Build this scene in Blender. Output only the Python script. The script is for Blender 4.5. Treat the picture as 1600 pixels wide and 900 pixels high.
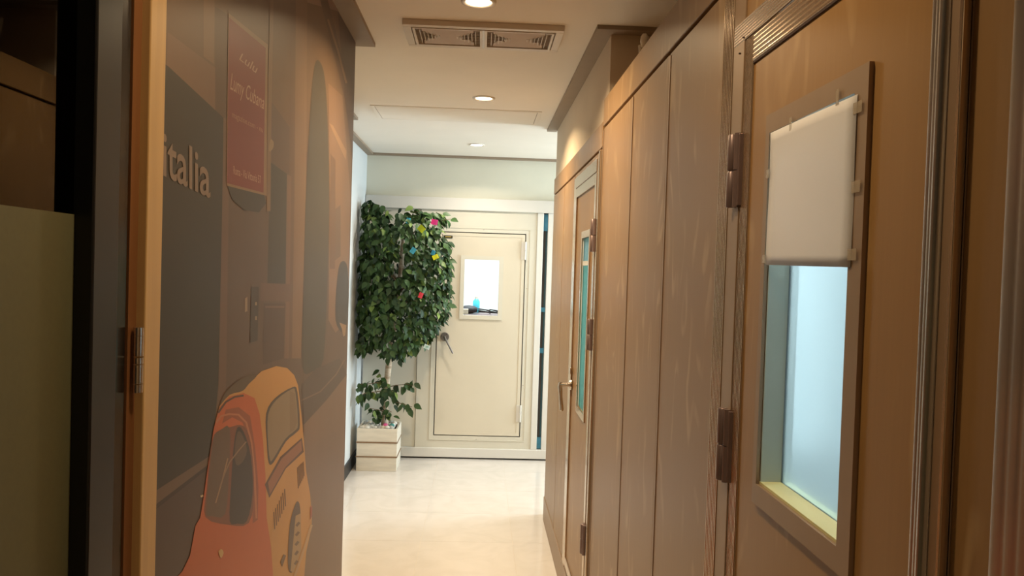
import bpy, bmesh, math, random
from mathutils import Vector, Matrix, geometry

for _o in list(bpy.data.objects):
    bpy.data.objects.remove(_o, do_unlink=True)
SC = bpy.context.scene
COL = SC.collection
random.seed(7)

# ------------------------------------------------------------------ camera
F = 1230.0                       # focal length in pixels of the 1600x900 frame
VPX, VPY, ROLL = 750.0, 419.0, math.radians(1.8)
CAMZ = 1.6
_d = Vector((VPX - 800, 450 - VPY, -F)).normalized()          # corridor direction in camera space
_u = Vector((math.sin(ROLL), math.cos(ROLL), 0))
_u.z = -(_u.x * _d.x + _u.y * _d.y) / _d.z
_u.normalize()
_x = _d.cross(_u)
RWC = Matrix((_x, _d, _u))                                     # camera -> world rotation
cam_data = bpy.data.cameras.new('camera')
cam = bpy.data.objects.new('camera', cam_data)
COL.objects.link(cam)
cam_data.sensor_width = 36.0
cam_data.lens = F / 1600.0 * 36.0
cam_data.clip_start = 0.02
cam.matrix_world = Matrix.Translation((0, 0, CAMZ)) @ RWC.to_4x4()
SC.camera = cam

# ------------------------------------------------------------------ world, exposure
w = bpy.data.worlds.new('world'); SC.world = w
w.use_nodes = True
w.node_tree.nodes['Background'].inputs[0].default_value = (0.75, 0.85, 1.0, 1)
w.node_tree.nodes['Background'].inputs[1].default_value = 0.4
SC.view_settings.view_transform = 'Standard'
SC.view_settings.look = 'None'
SC.view_settings.gamma = 1.0
SC.view_settings.use_curve_mapping = False
SC.view_settings.exposure = 0.2

WARM = (1.0, 0.765, 0.47)
NEUT = (1.0, 0.90, 0.76)
COOL = (0.86, 0.95, 1.0)
P_WARM0, P_WARM1, P_WARM2, P_FAR, P_BACK, P_ALCOVE = 6, 19, 20, 10.5, 7, 5
P_DAY = 115
P_BOOTH_NEAR, P_BOOTH_FAR, P_BOOTH_WHITE = 20.0, 14.0, 40.0

# ------------------------------------------------------------------ pixel helpers
def ray(px, py):
    return (RWC @ Vector((px - 800, 450 - py, -F)))
def onX(px, py, X):
    r = ray(px, py); t = X / r.x
    return Vector((X, r.y * t, CAMZ + r.z * t))
def onY(px, py, Y):
    r = ray(px, py); t = Y / r.y
    return Vector((r.x * t, Y, CAMZ + r.z * t))
def onZ(px, py, Z):
    r = ray(px, py); t = (Z - CAMZ) / r.z
    return Vector((r.x * t, r.y * t, Z))

# ------------------------------------------------------------------ materials
def lin(c):
    out = []
    for v in c[:3]:
        v = v / 255.0
        out.append(v / 12.92 if v <= 0.04045 else ((v + 0.055) / 1.055) ** 2.4)
    return (out[0], out[1], out[2], 1.0)

def mat(name, rgb, rough=0.6, metal=0.0, spec=0.5, noise=0.0, scale=8.0, stretch=(1, 1, 1),
        bump=0.0, rgb2=None, coat=0.0, emit=None, estr=0.0):
    m = bpy.data.materials.new(name); m.use_nodes = True
    nt = m.node_tree; b = nt.nodes['Principled BSDF']
    b.inputs['Base Color'].default_value = lin(rgb)
    b.inputs['Roughness'].default_value = rough
    b.inputs['Metallic'].default_value = metal
    b.inputs['Specular IOR Level'].default_value = spec
    b.inputs['Coat Weight'].default_value = coat
    if emit:
        b.inputs['Emission Color'].default_value = (emit[0], emit[1], emit[2], 1)
        b.inputs['Emission Strength'].default_value = estr
    if noise > 0 or bump > 0 or rgb2:
        tc = nt.nodes.new('ShaderNodeTexCoord')
        mp = nt.nodes.new('ShaderNodeMapping'); mp.inputs['Scale'].default_value = stretch
        nz = nt.nodes.new('ShaderNodeTexNoise'); nz.inputs['Scale'].default_value = scale
        nz.inputs['Detail'].default_value = 5
        nt.links.new(tc.outputs['Object'], mp.inputs[0]); nt.links.new(mp.outputs[0], nz.inputs['Vector'])
        cr = nt.nodes.new('ShaderNodeValToRGB')
        c1 = lin(rgb2) if rgb2 else tuple([v * (1 - noise) for v in lin(rgb)[:3]] + [1])
        cr.color_ramp.elements[0].color = c1; cr.color_ramp.elements[0].position = 0.35
        cr.color_ramp.elements[1].color = lin(rgb); cr.color_ramp.elements[1].position = 0.65
        nt.links.new(nz.outputs['Fac'], cr.inputs[0]); nt.links.new(cr.outputs[0], b.inputs['Base Color'])
        if bump > 0:
            bp = nt.nodes.new('ShaderNodeBump'); bp.inputs['Strength'].default_value = bump
            bp.inputs['Distance'].default_value = 0.002
            nt.links.new(nz.outputs['Fac'], bp.inputs['Height']); nt.links.new(bp.outputs[0], b.inputs['Normal'])
    return m

def wood_panel_mat(name, rgb, rgb2, rough=0.38):
    """Printed wood decor with faint paler cathedral arcs, long along Z."""
    m = bpy.data.materials.new(name); m.use_nodes = True
    nt = m.node_tree; b = nt.nodes['Principled BSDF']
    b.inputs['Roughness'].default_value = rough
    b.inputs['Specular IOR Level'].default_value = 0.32
    tc = nt.nodes.new('ShaderNodeTexCoord')
    mp = nt.nodes.new('ShaderNodeMapping'); mp.inputs['Scale'].default_value = (1, 5.0, 1.5)
    nt.links.new(tc.outputs['Object'], mp.inputs[0])
    n1 = nt.nodes.new('ShaderNodeTexNoise'); n1.inputs['Scale'].default_value = 1.3; n1.inputs['Detail'].default_value = 1.5
    n1.inputs['Distortion'].default_value = 0.6
    nt.links.new(mp.outputs[0], n1.inputs['Vector'])
    mu = nt.nodes.new('ShaderNodeMath'); mu.operation = 'MULTIPLY'; mu.inputs[1].default_value = 34.0
    nt.links.new(n1.outputs['Fac'], mu.inputs[0])
    si = nt.nodes.new('ShaderNodeMath'); si.operation = 'SINE'; nt.links.new(mu.outputs[0], si.inputs[0])
    cr = nt.nodes.new('ShaderNodeValToRGB')
    cr.color_ramp.elements[0].position = 0.55; cr.color_ramp.elements[0].color = (0, 0, 0, 1)
    cr.color_ramp.elements[1].position = 0.98; cr.color_ramp.elements[1].color = (1, 1, 1, 1)
    nt.links.new(si.outputs[0], cr.inputs[0])
    # break the arcs up into patches
    n2 = nt.nodes.new('ShaderNodeTexNoise'); n2.inputs['Scale'].default_value = 3.0; n2.inputs['Detail'].default_value = 3
    nt.links.new(mp.outputs[0], n2.inputs['Vector'])
    c2 = nt.nodes.new('ShaderNodeValToRGB')
    c2.color_ramp.elements[0].position = 0.48; c2.color_ramp.elements[1].position = 0.66
    nt.links.new(n2.outputs['Fac'], c2.inputs[0])
    mm = nt.nodes.new('ShaderNodeMath'); mm.operation = 'MULTIPLY'
    nt.links.new(cr.outputs[0], mm.inputs[0]); nt.links.new(c2.outputs[0], mm.inputs[1])
    # fine vertical grain
    mp3 = nt.nodes.new('ShaderNodeMapping'); mp3.inputs['Scale'].default_value = (1, 60, 1.2)
    nt.links.new(tc.outputs['Object'], mp3.inputs[0])
    n3 = nt.nodes.new('ShaderNodeTexNoise'); n3.inputs['Scale'].default_value = 3.0; n3.inputs['Detail'].default_value = 4
    nt.links.new(mp3.outputs[0], n3.inputs['Vector'])
    mx = nt.nodes.new('ShaderNodeMix'); mx.data_type = 'RGBA'
    mx.inputs['A'].default_value = lin(rgb); mx.inputs['B'].default_value = lin(rgb2)
    m4 = nt.nodes.new('ShaderNodeMath'); m4.operation = 'MULTIPLY'; m4.inputs[1].default_value = 0.6
    nt.links.new(mm.outputs[0], m4.inputs[0]); nt.links.new(m4.outputs[0], mx.inputs['Factor'])
    mx2 = nt.nodes.new('ShaderNodeMix'); mx2.data_type = 'RGBA'; mx2.blend_type = 'MULTIPLY'
    mr = nt.nodes.new('ShaderNodeMapRange'); mr.inputs['To Min'].default_value = 0.92; mr.inputs['To Max'].default_value = 1.06
    nt.links.new(n3.outputs['Fac'], mr.inputs['Value'])
    mx2.inputs['Factor'].default_value = 1.0
    nt.links.new(mx.outputs['Result'], mx2.inputs['A']); nt.links.new(mr.outputs['Result'], mx2.inputs['B'])
    nt.links.new(mx2.outputs['Result'], b.inputs['Base Color'])
    return m

def floor_tile_mat():
    m = bpy.data.materials.new('cream_tile'); m.use_nodes = True
    nt = m.node_tree; b = nt.nodes['Principled BSDF']
    b.inputs['Roughness'].default_value = 0.14
    b.inputs['Specular IOR Level'].default_value = 0.45
    g = nt.nodes.new('ShaderNodeNewGeometry')
    n = nt.nodes.new('ShaderNodeTexNoise'); n.inputs['Scale'].default_value = 5; n.inputs['Detail'].default_value = 6
    n.inputs['Distortion'].default_value = 1.4
    nt.links.new(g.outputs['Position'], n.inputs['Vector'])
    cr = nt.nodes.new('ShaderNodeValToRGB')
    cr.color_ramp.elements[0].position = 0.3; cr.color_ramp.elements[0].color = lin((206, 199, 191))
    cr.color_ramp.elements[1].position = 0.65; cr.color_ramp.elements[1].color = lin((214, 207, 200))
    nt.links.new(n.outputs['Fac'], cr.inputs[0]); nt.links.new(cr.outputs[0], b.inputs['Base Color'])
    return m

def glass_mat(name, rgb, rough=0.0, transparent=0.85, spec_rough=0.02):
    """Thin pane: transparent with a clear reflection."""
    m = bpy.data.materials.new(name); m.use_nodes = True
    nt = m.node_tree; nt.nodes.remove(nt.nodes['Principled BSDF'])
    out = nt.nodes['Material Output']
    tr = nt.nodes.new('ShaderNodeBsdfTransparent'); tr.inputs[0].default_value = lin(rgb)
    gl = nt.nodes.new('ShaderNodeBsdfGlossy'); gl.inputs['Roughness'].default_value = spec_rough
    fr = nt.nodes.new('ShaderNodeFresnel'); fr.inputs[0].default_value = 1.5
    mx = nt.nodes.new('ShaderNodeMixShader')
    nt.links.new(fr.outputs[0], mx.inputs[0]); nt.links.new(tr.outputs[0], mx.inputs[1]); nt.links.new(gl.outputs[0], mx.inputs[2])
    nt.links.new(mx.outputs[0], out.inputs[0])
    return m

def frosted_mat(name, rgb, clear=0.65):
    m = bpy.data.materials.new(name); m.use_nodes = True
    nt = m.node_tree; nt.nodes.remove(nt.nodes['Principled BSDF'])
    out = nt.nodes['Material Output']
    tl = nt.nodes.new('ShaderNodeBsdfTranslucent'); tl.inputs[0].default_value = lin(rgb)
    rf = nt.nodes.new('ShaderNodeBsdfRefraction'); rf.inputs['Color'].default_value = lin(rgb)
    rf.inputs['Roughness'].default_value = 0.28; rf.inputs['IOR'].default_value = 1.15
    a = nt.nodes.new('ShaderNodeMixShader'); a.inputs[0].default_value = clear
    nt.links.new(tl.outputs[0], a.inputs[1]); nt.links.new(rf.outputs[0], a.inputs[2])
    gl = nt.nodes.new('ShaderNodeBsdfGlossy'); gl.inputs['Roughness'].default_value = 0.25
    c = nt.nodes.new('ShaderNodeMixShader'); c.inputs[0].default_value = 0.06
    nt.links.new(a.outputs[0], c.inputs[1]); nt.links.new(gl.outputs[0], c.inputs[2])
    nt.links.new(c.outputs[0], out.inputs[0])
    return m

def leaf_mat(name, c_dark, c_mid, c_light):
    m = bpy.data.materials.new(name); m.use_nodes = True
    nt = m.node_tree; b = nt.nodes['Principled BSDF']
    b.inputs['Roughness'].default_value = 0.5
    b.inputs['Specular IOR Level'].default_value = 0.3
    g = nt.nodes.new('ShaderNodeNewGeometry'); oi = nt.nodes.new('ShaderNodeObjectInfo')
    ad = nt.nodes.new('ShaderNodeMath'); ad.operation = 'ADD'
    nt.links.new(g.outputs['Random Per Island'], ad.inputs[0]); nt.links.new(oi.outputs['Random'], ad.inputs[1])
    fr = nt.nodes.new('ShaderNodeMath'); fr.operation = 'FRACT'; nt.links.new(ad.outputs[0], fr.inputs[0])
    cr = nt.nodes.new('ShaderNodeValToRGB'); e = cr.color_ramp.elements
    e[0].position = 0.0; e[0].color = lin(c_dark)
    e[1].position = 1.0; e[1].color = lin(c_light)
    x = e.new(0.55); x.color = lin(c_mid); y = e.new(0.9); y.color = lin(c_mid)
    nt.links.new(fr.outputs[0], cr.inputs[0]); nt.links.new(cr.outputs[0], b.inputs['Base Color'])
    return m

def paper_mat():
    m = bpy.data.materials.new('white_paper'); m.use_nodes = True
    nt = m.node_tree; nt.nodes.remove(nt.nodes['Principled BSDF'])
    df = nt.nodes.new('ShaderNodeBsdfDiffuse'); df.inputs[0].default_value = lin((232, 228, 226))
    tl = nt.nodes.new('ShaderNodeBsdfTranslucent'); tl.inputs[0].default_value = lin((236, 228, 224))
    mx = nt.nodes.new('ShaderNodeMixShader'); mx.inputs[0].default_value = 0.3
    nt.links.new(df.outputs[0], mx.inputs[1]); nt.links.new(tl.outputs[0], mx.inputs[2])
    nt.links.new(mx.outputs[0], nt.nodes['Material Output'].inputs[0])
    return m

M = {}
M['ceil'] = mat('ceiling_paint', (234, 226, 214), 0.85, noise=0.03, scale=3)
M['white_wall'] = mat('white_wall_paint', (208, 212, 212), 0.8, noise=0.03, scale=4)
M['cream_wall'] = mat('cream_wall_paint', (226, 224, 208), 0.8, noise=0.03, scale=4)
M['taupe_wall'] = mat('taupe_wall_paint', (208, 190, 166), 0.8, noise=0.03, scale=4)
M['trim'] = mat('taupe_trim', (150, 132, 112), 0.6, noise=0.06, scale=9)
M['black_base'] = mat('black_skirting', (30, 32, 34), 0.45, noise=0.1)
M['grout'] = mat('floor_grout', (214, 202, 186), 0.9, noise=0.05)
M['tile'] = floor_tile_mat()
M['panel'] = wood_panel_mat('wood_decor_panel', (138, 105, 66), (176, 146, 106))
M['door_panel'] = wood_panel_mat('wood_decor_door', (148, 111, 66), (174, 140, 96))
M['groove'] = mat('groove_brown', (58, 36, 24), 0.7, noise=0.1)
M['alu'] = mat('bronze_aluminium', (184, 160, 134), 0.2, metal=0.8, noise=0.05, scale=20, stretch=(1, 1, 0.1))
M['alu_flat'] = mat('brown_aluminium', (150, 124, 98), 0.42, metal=0.3, noise=0.05, scale=20, stretch=(1, 1, 0.1))
M['silver'] = mat('silver_profile', (168, 160, 152), 0.25, metal=0.8, noise=0.04)
M['hinge'] = mat('hinge_metal', (128, 108, 104), 0.38, metal=0.5, noise=0.1, scale=30)
M['handle'] = mat('satin_nickel', (205, 198, 190), 0.22, metal=0.95, noise=0.03)
M['handle_grey'] = mat('dull_grey_metal', (132, 126, 122), 0.4, metal=0.7, noise=0.1, scale=40)
M['cream_booth'] = mat('cream_booth_paint', (206, 200, 184), 0.45, noise=0.025, scale=5)
M['cream_door'] = mat('cream_door_paint', (208, 198, 178), 0.4, noise=0.025, scale=5)
M['cream_rail'] = mat('pale_rail_paint', (212, 208, 200), 0.45, noise=0.02)
M['black'] = mat('black_gap', (14, 14, 15), 0.7, noise=0.1)
M['black_gloss'] = mat('black_frame', (12, 12, 13), 0.35, noise=0.1)
M['dark_stile'] = mat('dark_bronze_stile', (36, 32, 30), 0.18, metal=0.2, noise=0.08, stretch=(1, 1, 0.1))
M['gold'] = mat('honey_wood_edge', (190, 152, 98), 0.42, noise=0.12, scale=6, stretch=(8, 8, 0.4))
M['gold_dark'] = mat('brown_wood_rebate', (120, 76, 40), 0.5, noise=0.1, scale=6, stretch=(8, 8, 0.4))
M['film'] = mat('olive_frosted_film', (94, 90, 60), 0.55, noise=0.06, scale=120)
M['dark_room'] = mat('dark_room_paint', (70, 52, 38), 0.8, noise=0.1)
M['booth_in'] = mat('booth_lining', (208, 218, 220), 0.8, noise=0.05)
M['booth_in_teal'] = mat('booth_lining_teal', (186, 214, 210), 0.8, noise=0.05)
M['booth_white'] = mat('booth_lining_white', (235, 238, 238), 0.85, noise=0.03)
M['frost_blue'] = frosted_mat('frosted_glass_blue', (232, 244, 246))
M['frost_teal'] = frosted_mat('frosted_glass_teal', (206, 238, 232))
M['glass'] = glass_mat('clear_glass', (246, 250, 250))
M['dark_glass'] = glass_mat('tinted_glass', (150, 140, 120))
M['sill'] = mat('pale_yellow_sill', (206, 202, 150), 0.5, noise=0.05)
M['paper'] = paper_mat()
M['tape'] = mat('clear_tape', (186, 170, 146), 0.2, noise=0.05)
M['tape'].node_tree.nodes['Principled BSDF'].inputs['Alpha'].default_value = 0.4
M['reveal'] = mat('window_reveal_grey', (182, 190, 180), 0.5, noise=0.04)
M['vent_white'] = mat('vent_enamel', (214, 204, 192), 0.4, noise=0.04)
M['vent_blade'] = mat('vent_blade_enamel', (190, 172, 156), 0.45, noise=0.04)
M['plug'] = mat('white_plastic', (226, 216, 200), 0.4, noise=0.04)
M['bark'] = mat('whitewashed_bark', (214, 200, 178), 0.75, noise=0.3, scale=14, stretch=(1, 1, 2.5), bump=0.4, rgb2=(160, 138, 112))
M['twig'] = mat('brown_twig', (112, 92, 66), 0.8, noise=0.2)
M['leaf'] = leaf_mat('ficus_leaf', (27, 46, 23), (52, 78, 38), (116, 138, 68))
M['board'] = mat('whitewashed_board', (222, 214, 198), 0.7, noise=0.12, scale=7, stretch=(1, 1, 6), bump=0.15)
M['rope'] = mat('raw_wood_edge', (140, 112, 84), 0.85, noise=0.2)
M['soil'] = mat('dark_soil', (60, 52, 44), 0.95, noise=0.3, scale=60)
M['cyan'] = mat('cyan_plastic', (70, 190, 215), 0.35, noise=0.05)
M['slit_blue'] = mat('slit_blue_mat', (60, 130, 160), 0.35, noise=0.25, scale=25)
M['cabinet'] = mat('plum_brown_wood', (112, 92, 92), 0.35, noise=0.1)
M['ink'] = mat('black_fabric', (32, 32, 38), 0.7, noise=0.1)
M['gold_ink'] = mat('gold_ink', (190, 165, 90), 0.4, noise=0.02)

# ------------------------------------------------------------------ object helpers
def link(name, me, material=None, parent=None):
    o = bpy.data.objects.new(name, me); COL.objects.link(o)
    if material is not None and me is not None:
        me.materials.append(material)
    if parent is not None:
        o.parent = parent
    return o
def tag(o, label=None, cat=None, group=None, kind=None):
    if label: o['label'] = label
    if cat: o['category'] = cat
    if group: o['group'] = group
    if kind: o['kind'] = kind
    return o
def empty(name, loc=(0, 0, 0)):
    o = bpy.data.objects.new(name, None); COL.objects.link(o); o.location = loc
    o.empty_display_size = 0.05
    return o
def keep(o, parent):
    """parent keeping world coordinates (parents are only ever translated)"""
    o.parent = parent
    o.matrix_parent_inverse = Matrix.Translation(-Vector(parent.location))
    return o
def bm_box(bm, x0, x1, y0, y1, z0, z1, bev=0.0):
    x0, x1 = min(x0, x1), max(x0, x1); y0, y1 = min(y0, y1), max(y0, y1); z0, z1 = min(z0, z1), max(z0, z1)
    vs = [bm.verts.new(p) for p in ((x0, y0, z0), (x1, y0, z0), (x1, y1, z0), (x0, y1, z0),
                                    (x0, y0, z1), (x1, y0, z1), (x1, y1, z1), (x0, y1, z1))]
    fs = [bm.faces.new([vs[i] for i in f]) for f in ((3, 2, 1, 0), (4, 5, 6, 7), (0, 1, 5, 4), (1, 2, 6, 5), (2, 3, 7, 6), (3, 0, 4, 7))]
    if bev > 0:
        es = list({e for f in fs for e in f.edges})
        bmesh.ops.bevel(bm, geom=es, offset=bev, segments=2, affect='EDGES', profile=0.5)
def fin(bm, name, material, parent=None, smooth=False):
    me = bpy.data.meshes.new(name)
    bmesh.ops.recalc_face_normals(bm, faces=bm.faces)
    bm.to_mesh(me); bm.free()
    if smooth:
        for p in me.polygons: p.use_smooth = True
    o = link(name, me, material)
    if parent is not None: keep(o, parent)
    return o
def box(name, x0, x1, y0, y1, z0, z1, material, parent=None, bev=0.0):
    bm = bmesh.new(); bm_box(bm, x0, x1, y0, y1, z0, z1, bev)
    return fin(bm, name, material, parent)
def boxes(name, lst, material, parent=None, bev=0.0):
    bm = bmesh.new()
    for b in lst: bm_box(bm, *b, bev=bev)
    return fin(bm, name, material, parent)
def bm_tube(bm, pts, rads, seg=10, cap=True):
    pts = [Vector(p) for p in pts]
    rings = []
    prev = None
    for i, p in enumerate(pts):
        if i == 0: t = pts[1] - pts[0]
        elif i == len(pts) - 1: t = pts[-1] - pts[-2]
        else: t = pts[i + 1] - pts[i - 1]
        t.normalize()
        if prev is None:
            a = Vector((0, 0, 1)) if abs(t.z) < 0.9 else Vector((1, 0, 0))
            n = t.cross(a).normalized()
        else:
            n = (prev - t * prev.dot(t)).normalized()
        prev = n; b = t.cross(n)
        r = rads[i] if isinstance(rads, (list, tuple)) else rads
        rings.append([bm.verts.new(p + n * math.cos(2 * math.pi * k / seg) * r + b * math.sin(2 * math.pi * k / seg) * r) for k in range(seg)])
    for i in range(len(rings) - 1):
        for k in range(seg):
            bm.faces.new((rings[i][k], rings[i][(k + 1) % seg], rings[i + 1][(k + 1) % seg], rings[i + 1][k]))
    if cap:
        bm.faces.new(rings[0][::-1]); bm.faces.new(rings[-1])
def tube(name, pts, rads, material, parent=None, seg=10, smooth=True):
    bm = bmesh.new(); bm_tube(bm, pts, rads, seg)
    o = fin(bm, name, material, parent, smooth)
    if smooth:
        o.data.set_sharp_from_angle(angle=math.radians(50))
    return o
def reeded(name, face_x, a0, a1, b0, b1, vertical, material, parent=None, ridges=7, depth=0.0014, base=0.003, sgn=-1):
    """Reeded profile lying on an X=const face. vertical: width along Y (a), length along Z (b)."""
    prof = []
    n = ridges * 6
    for i in range(n + 1):
        t = i / n
        ph = (t * ridges) % 1.0
        h = base + depth * math.sqrt(max(0.0, 1 - (2 * ph - 1) ** 2)) if 0 < i < n else base
        prof.append((a0 + (a1 - a0) * t, face_x + sgn * h))
    prof = [(a0, face_x)] + prof + [(a1, face_x)]
    bm = bmesh.new()
    def P(a, x, b): return (x, a, b) if vertical else (x, b, a)
    r0 = [bm.verts.new(P(a, x, b0)) for a, x in prof]
    r1 = [bm.verts.new(P(a, x, b1)) for a, x in prof]
    for i in range(len(prof) - 1):
        bm.faces.new((r0[i], r0[i + 1], r1[i + 1], r1[i]))
    bm.faces.new(r0[::-1]); bm.faces.new(r1); bm.faces.new((r0[0], r1[0], r1[-1], r0[-1]))
    o = fin(bm, name, material, parent, True)
    o.data.set_sharp_from_angle(angle=math.radians(60))
    return o
def disc(name, c, axis, r, h, material, parent=None, seg=28, bev=0.0):
    bm = bmesh.new()
    bmesh.ops.create_cone(bm, cap_ends=True, segments=seg, radius1=r, radius2=r * (1 - bev), depth=h)
    z = Vector(axis).normalized()
    q = Vector((0, 0, 1)).rotation_difference(z).to_matrix().to_4x4()
    bmesh.ops.transform(bm, matrix=Matrix.Translation(c) @ q, verts=bm.verts)
    o = fin(bm, name, material, parent, True)
    o.data.set_sharp_from_angle(angle=math.radians(40))
    return o
def area_light(name, loc, size, power, color, parent=None, rot=(0, 0, 0), spread=170, shape='DISK', size_y=None):
    l = bpy.data.lights.new(name, 'AREA'); l.shape = shape; l.size = size
    if size_y: l.size_y = size_y
    l.energy = power; l.color = color; l.spread = math.radians(spread)
    o = bpy.data.objects.new(name, l); COL.objects.link(o); o.location = loc; o.rotation_euler = rot
    if parent is not None: keep(o, parent)
    return o

# ------------------------------------------------------------------ key planes
XR, XL, XWL = 0.457, -0.537, -0.963      # right booth faces, mural face, far left wall
YF = 6.58                                 # white booth front
ZC = 2.525                                # ceiling
YM0, YM1 = 1.33, 3.27                     # mural along the corridor
YN1 = 3.015                               # far end of the near brown booth
YB0, YB1 = 3.025, 5.0                     # second brown booth
XOUT = 2.6

# ------------------------------------------------------------------ room shell
floor = box('floor', -2.7, XOUT + .1, -2.6, 9.1, -0.08, -0.0012, M['grout'])
tag(floor, 'cream polished tile floor of the corridor', 'floor', kind='structure')
T = 0.535
tile_me = None
for i in range(-2, 4):
    for j in range(0, 13):
        x0 = 0.239 - T + i * T; y0 = -0.25 + j * T
        if y0 < 0.2 or y0 + T > 6.95: continue
        if x0 > 0.45 and y0 < 4.4: continue
        if x0 + T < -1.0: continue
        if tile_me is None:
            bm = bmesh.new(); bm_box(bm, 0.0006, T - 0.0006, 0.0006, T - 0.0006, -0.0012, 0.0, 0.0)
            o = fin(bm, 'tile', M['tile']); tile_me = o.data
        else:
            o = link('tile', tile_me)
        o.location = (x0, y0, 0)
        o.parent = floor
box('tile_border', -2.6, XOUT, -2.55, 0.285, -0.0012, 0.0, M['tile'], floor)

ceiling = box('ceiling', -2.7, XOUT + .1, -2.6, 9.1, ZC, ZC + 0.08, M['ceil'])
tag(ceiling, 'warm-lit painted ceiling over the corridor', 'ceiling', kind='structure')

# left wall behind the mural (mural mounted on it) and far white return
wall_left = boxes('wall_left', [(-0.62, XL - 0.004, YM0 - 0.04, YM1, 0, ZC),
                                (XWL - 0.1, -0.62, YM1 - 0.1, YM1, 0, ZC)], M['white_wall'])
tag(wall_left, 'wall carrying the street-scene mural on the left', 'wall', kind='structure')
wall_lf = boxes('wall_left_rear', [(XWL - 0.1, XWL, YM1, YF + 0.1, 0, ZC), (XWL, -0.86, 4.3, 4.96, 0, ZC)], M['white_wall'])
tag(wall_lf, 'pale white wall behind the ficus, left of the cream booth', 'wall', kind='structure')
wall_ln = boxes('wall_left_near', [(XL - 0.1, XL, -2.6, 0.1, 0, ZC), (XL - 0.1, XL - 0.02, 0.1, YM0 - 0.06, 2.32, ZC)], M['taupe_wall'])
tag(wall_ln, 'wall around the glass door on the left', 'wall', kind='structure')
# dark room behind the glass door
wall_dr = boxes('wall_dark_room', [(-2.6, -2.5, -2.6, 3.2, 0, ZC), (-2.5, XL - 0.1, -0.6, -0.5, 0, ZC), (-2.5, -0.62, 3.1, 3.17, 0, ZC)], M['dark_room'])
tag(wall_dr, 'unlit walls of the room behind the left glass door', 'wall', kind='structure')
wall_b = box('wall_behind', XL, XOUT, -2.6, -2.5, 0, ZC, M['taupe_wall'])
tag(wall_b, 'wall closing the corridor behind the viewer', 'wall', kind='structure')
wall_far = boxes('wall_far', [(XWL, XOUT, YF + 0.025, YF + 0.1, 2.0, ZC), (1.2, XOUT, YF + .025, YF + .1, 0, 2.0)], M['cream_wall'])
tag(wall_far, 'cream wall above the cream booth at the corridor end', 'wall', kind='structure')
WYa, WYb, WZa, WZb = 5.3, 6.4, 0.75, 2.3
wall_r = boxes('wall_right', [(XOUT, XOUT + 0.1, -2.6, WYa, 0, ZC), (XOUT, XOUT + 0.1, WYb, 9.0, 0, ZC),
                              (XOUT, XOUT + 0.1, WYa, WYb, 0, WZa), (XOUT, XOUT + 0.1, WYa, WYb, WZb, ZC)], M['white_wall'])
win = empty('added_window_1', (XOUT, WYa, WZa)); tag(win, 'added unseen window giving daylight at the end of the side passage', 'window', kind='structure')  # unseen window, added to bring cool light to the corridor end
boxes('frame', [(XOUT + .02, XOUT + .07, WYa, WYa + .05, WZa, WZb), (XOUT + .02, XOUT + .07, WYb - .05, WYb, WZa, WZb), (XOUT + .02, XOUT + .07, WYa + .05, WYb - .05, WZa, WZa + .05), (XOUT + .02, XOUT + .07, WYa + .05, WYb - .05, WZb - .05, WZb)], M['vent_white'], win)
box('pane', XOUT + .042, XOUT + .048, WYa + .05, WYb - .05, WZa + .05, WZb - .05, M['glass'], win)
area_light('daylight', (XOUT + 0.2, (WYa + WYb) / 2, (WZa + WZb) / 2), WZb - WZa, P_DAY, (0.80, 0.91, 1.0), None, (0, math.radians(90), 0), 170, 'RECTANGLE', WYb - WYa)
tag(wall_r, 'outer wall right of the booths', 'wall', kind='structure')
wall_ru = boxes('wall_right_upper', [(0.475, XOUT, 3.018, 5.12, 2.18, ZC), (0.475, XOUT, 5.02, 5.12, 0, 2.18)], M['taupe_wall'])
tag(wall_ru, 'taupe wall above the farther brown booth', 'wall', kind='structure')

# ceiling trims
def trim(name, lst, label):
    t = boxes(name, lst, M['trim'], bev=0.0)
    tag(t, label, 'trim', kind='structure')
tz0 = ZC - 0.016
trim('trim_1', [(XL, -0.465, 0.0, YM1 + 0.0, tz0, ZC), (-0.80, -0.465, YM1, YM1 + 0.063, tz0, ZC)], 'taupe ceiling trim above the mural')
trim('trim_2', [(0.412, 0.475, 2.955, 5.18, tz0, ZC), (0.475, XOUT, 2.955, 3.018, tz0, ZC)], 'taupe ceiling trim along the wall above the farther brown booth')
trim('trim_3', [(XWL, -0.907, 4.96, YF + 0.025, tz0, ZC), (XWL, -0.797, 4.3, 5.03, tz0, ZC)], 'taupe ceiling trim along the white wall behind the ficus')
trim('trim_4', [(-0.907, XOUT, YF - 0.03, YF + 0.025, tz0, ZC)], 'thin taupe ceiling trim above the cream booth')
bb = box('baseboard_left', XWL, XWL + 0.012, YM1 + 0.0, YF - 0.01, 0.0, 0.10, M['black_base'])
tag(bb, 'black skirting at the foot of the white wall', 'baseboard', kind='structure')

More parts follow.
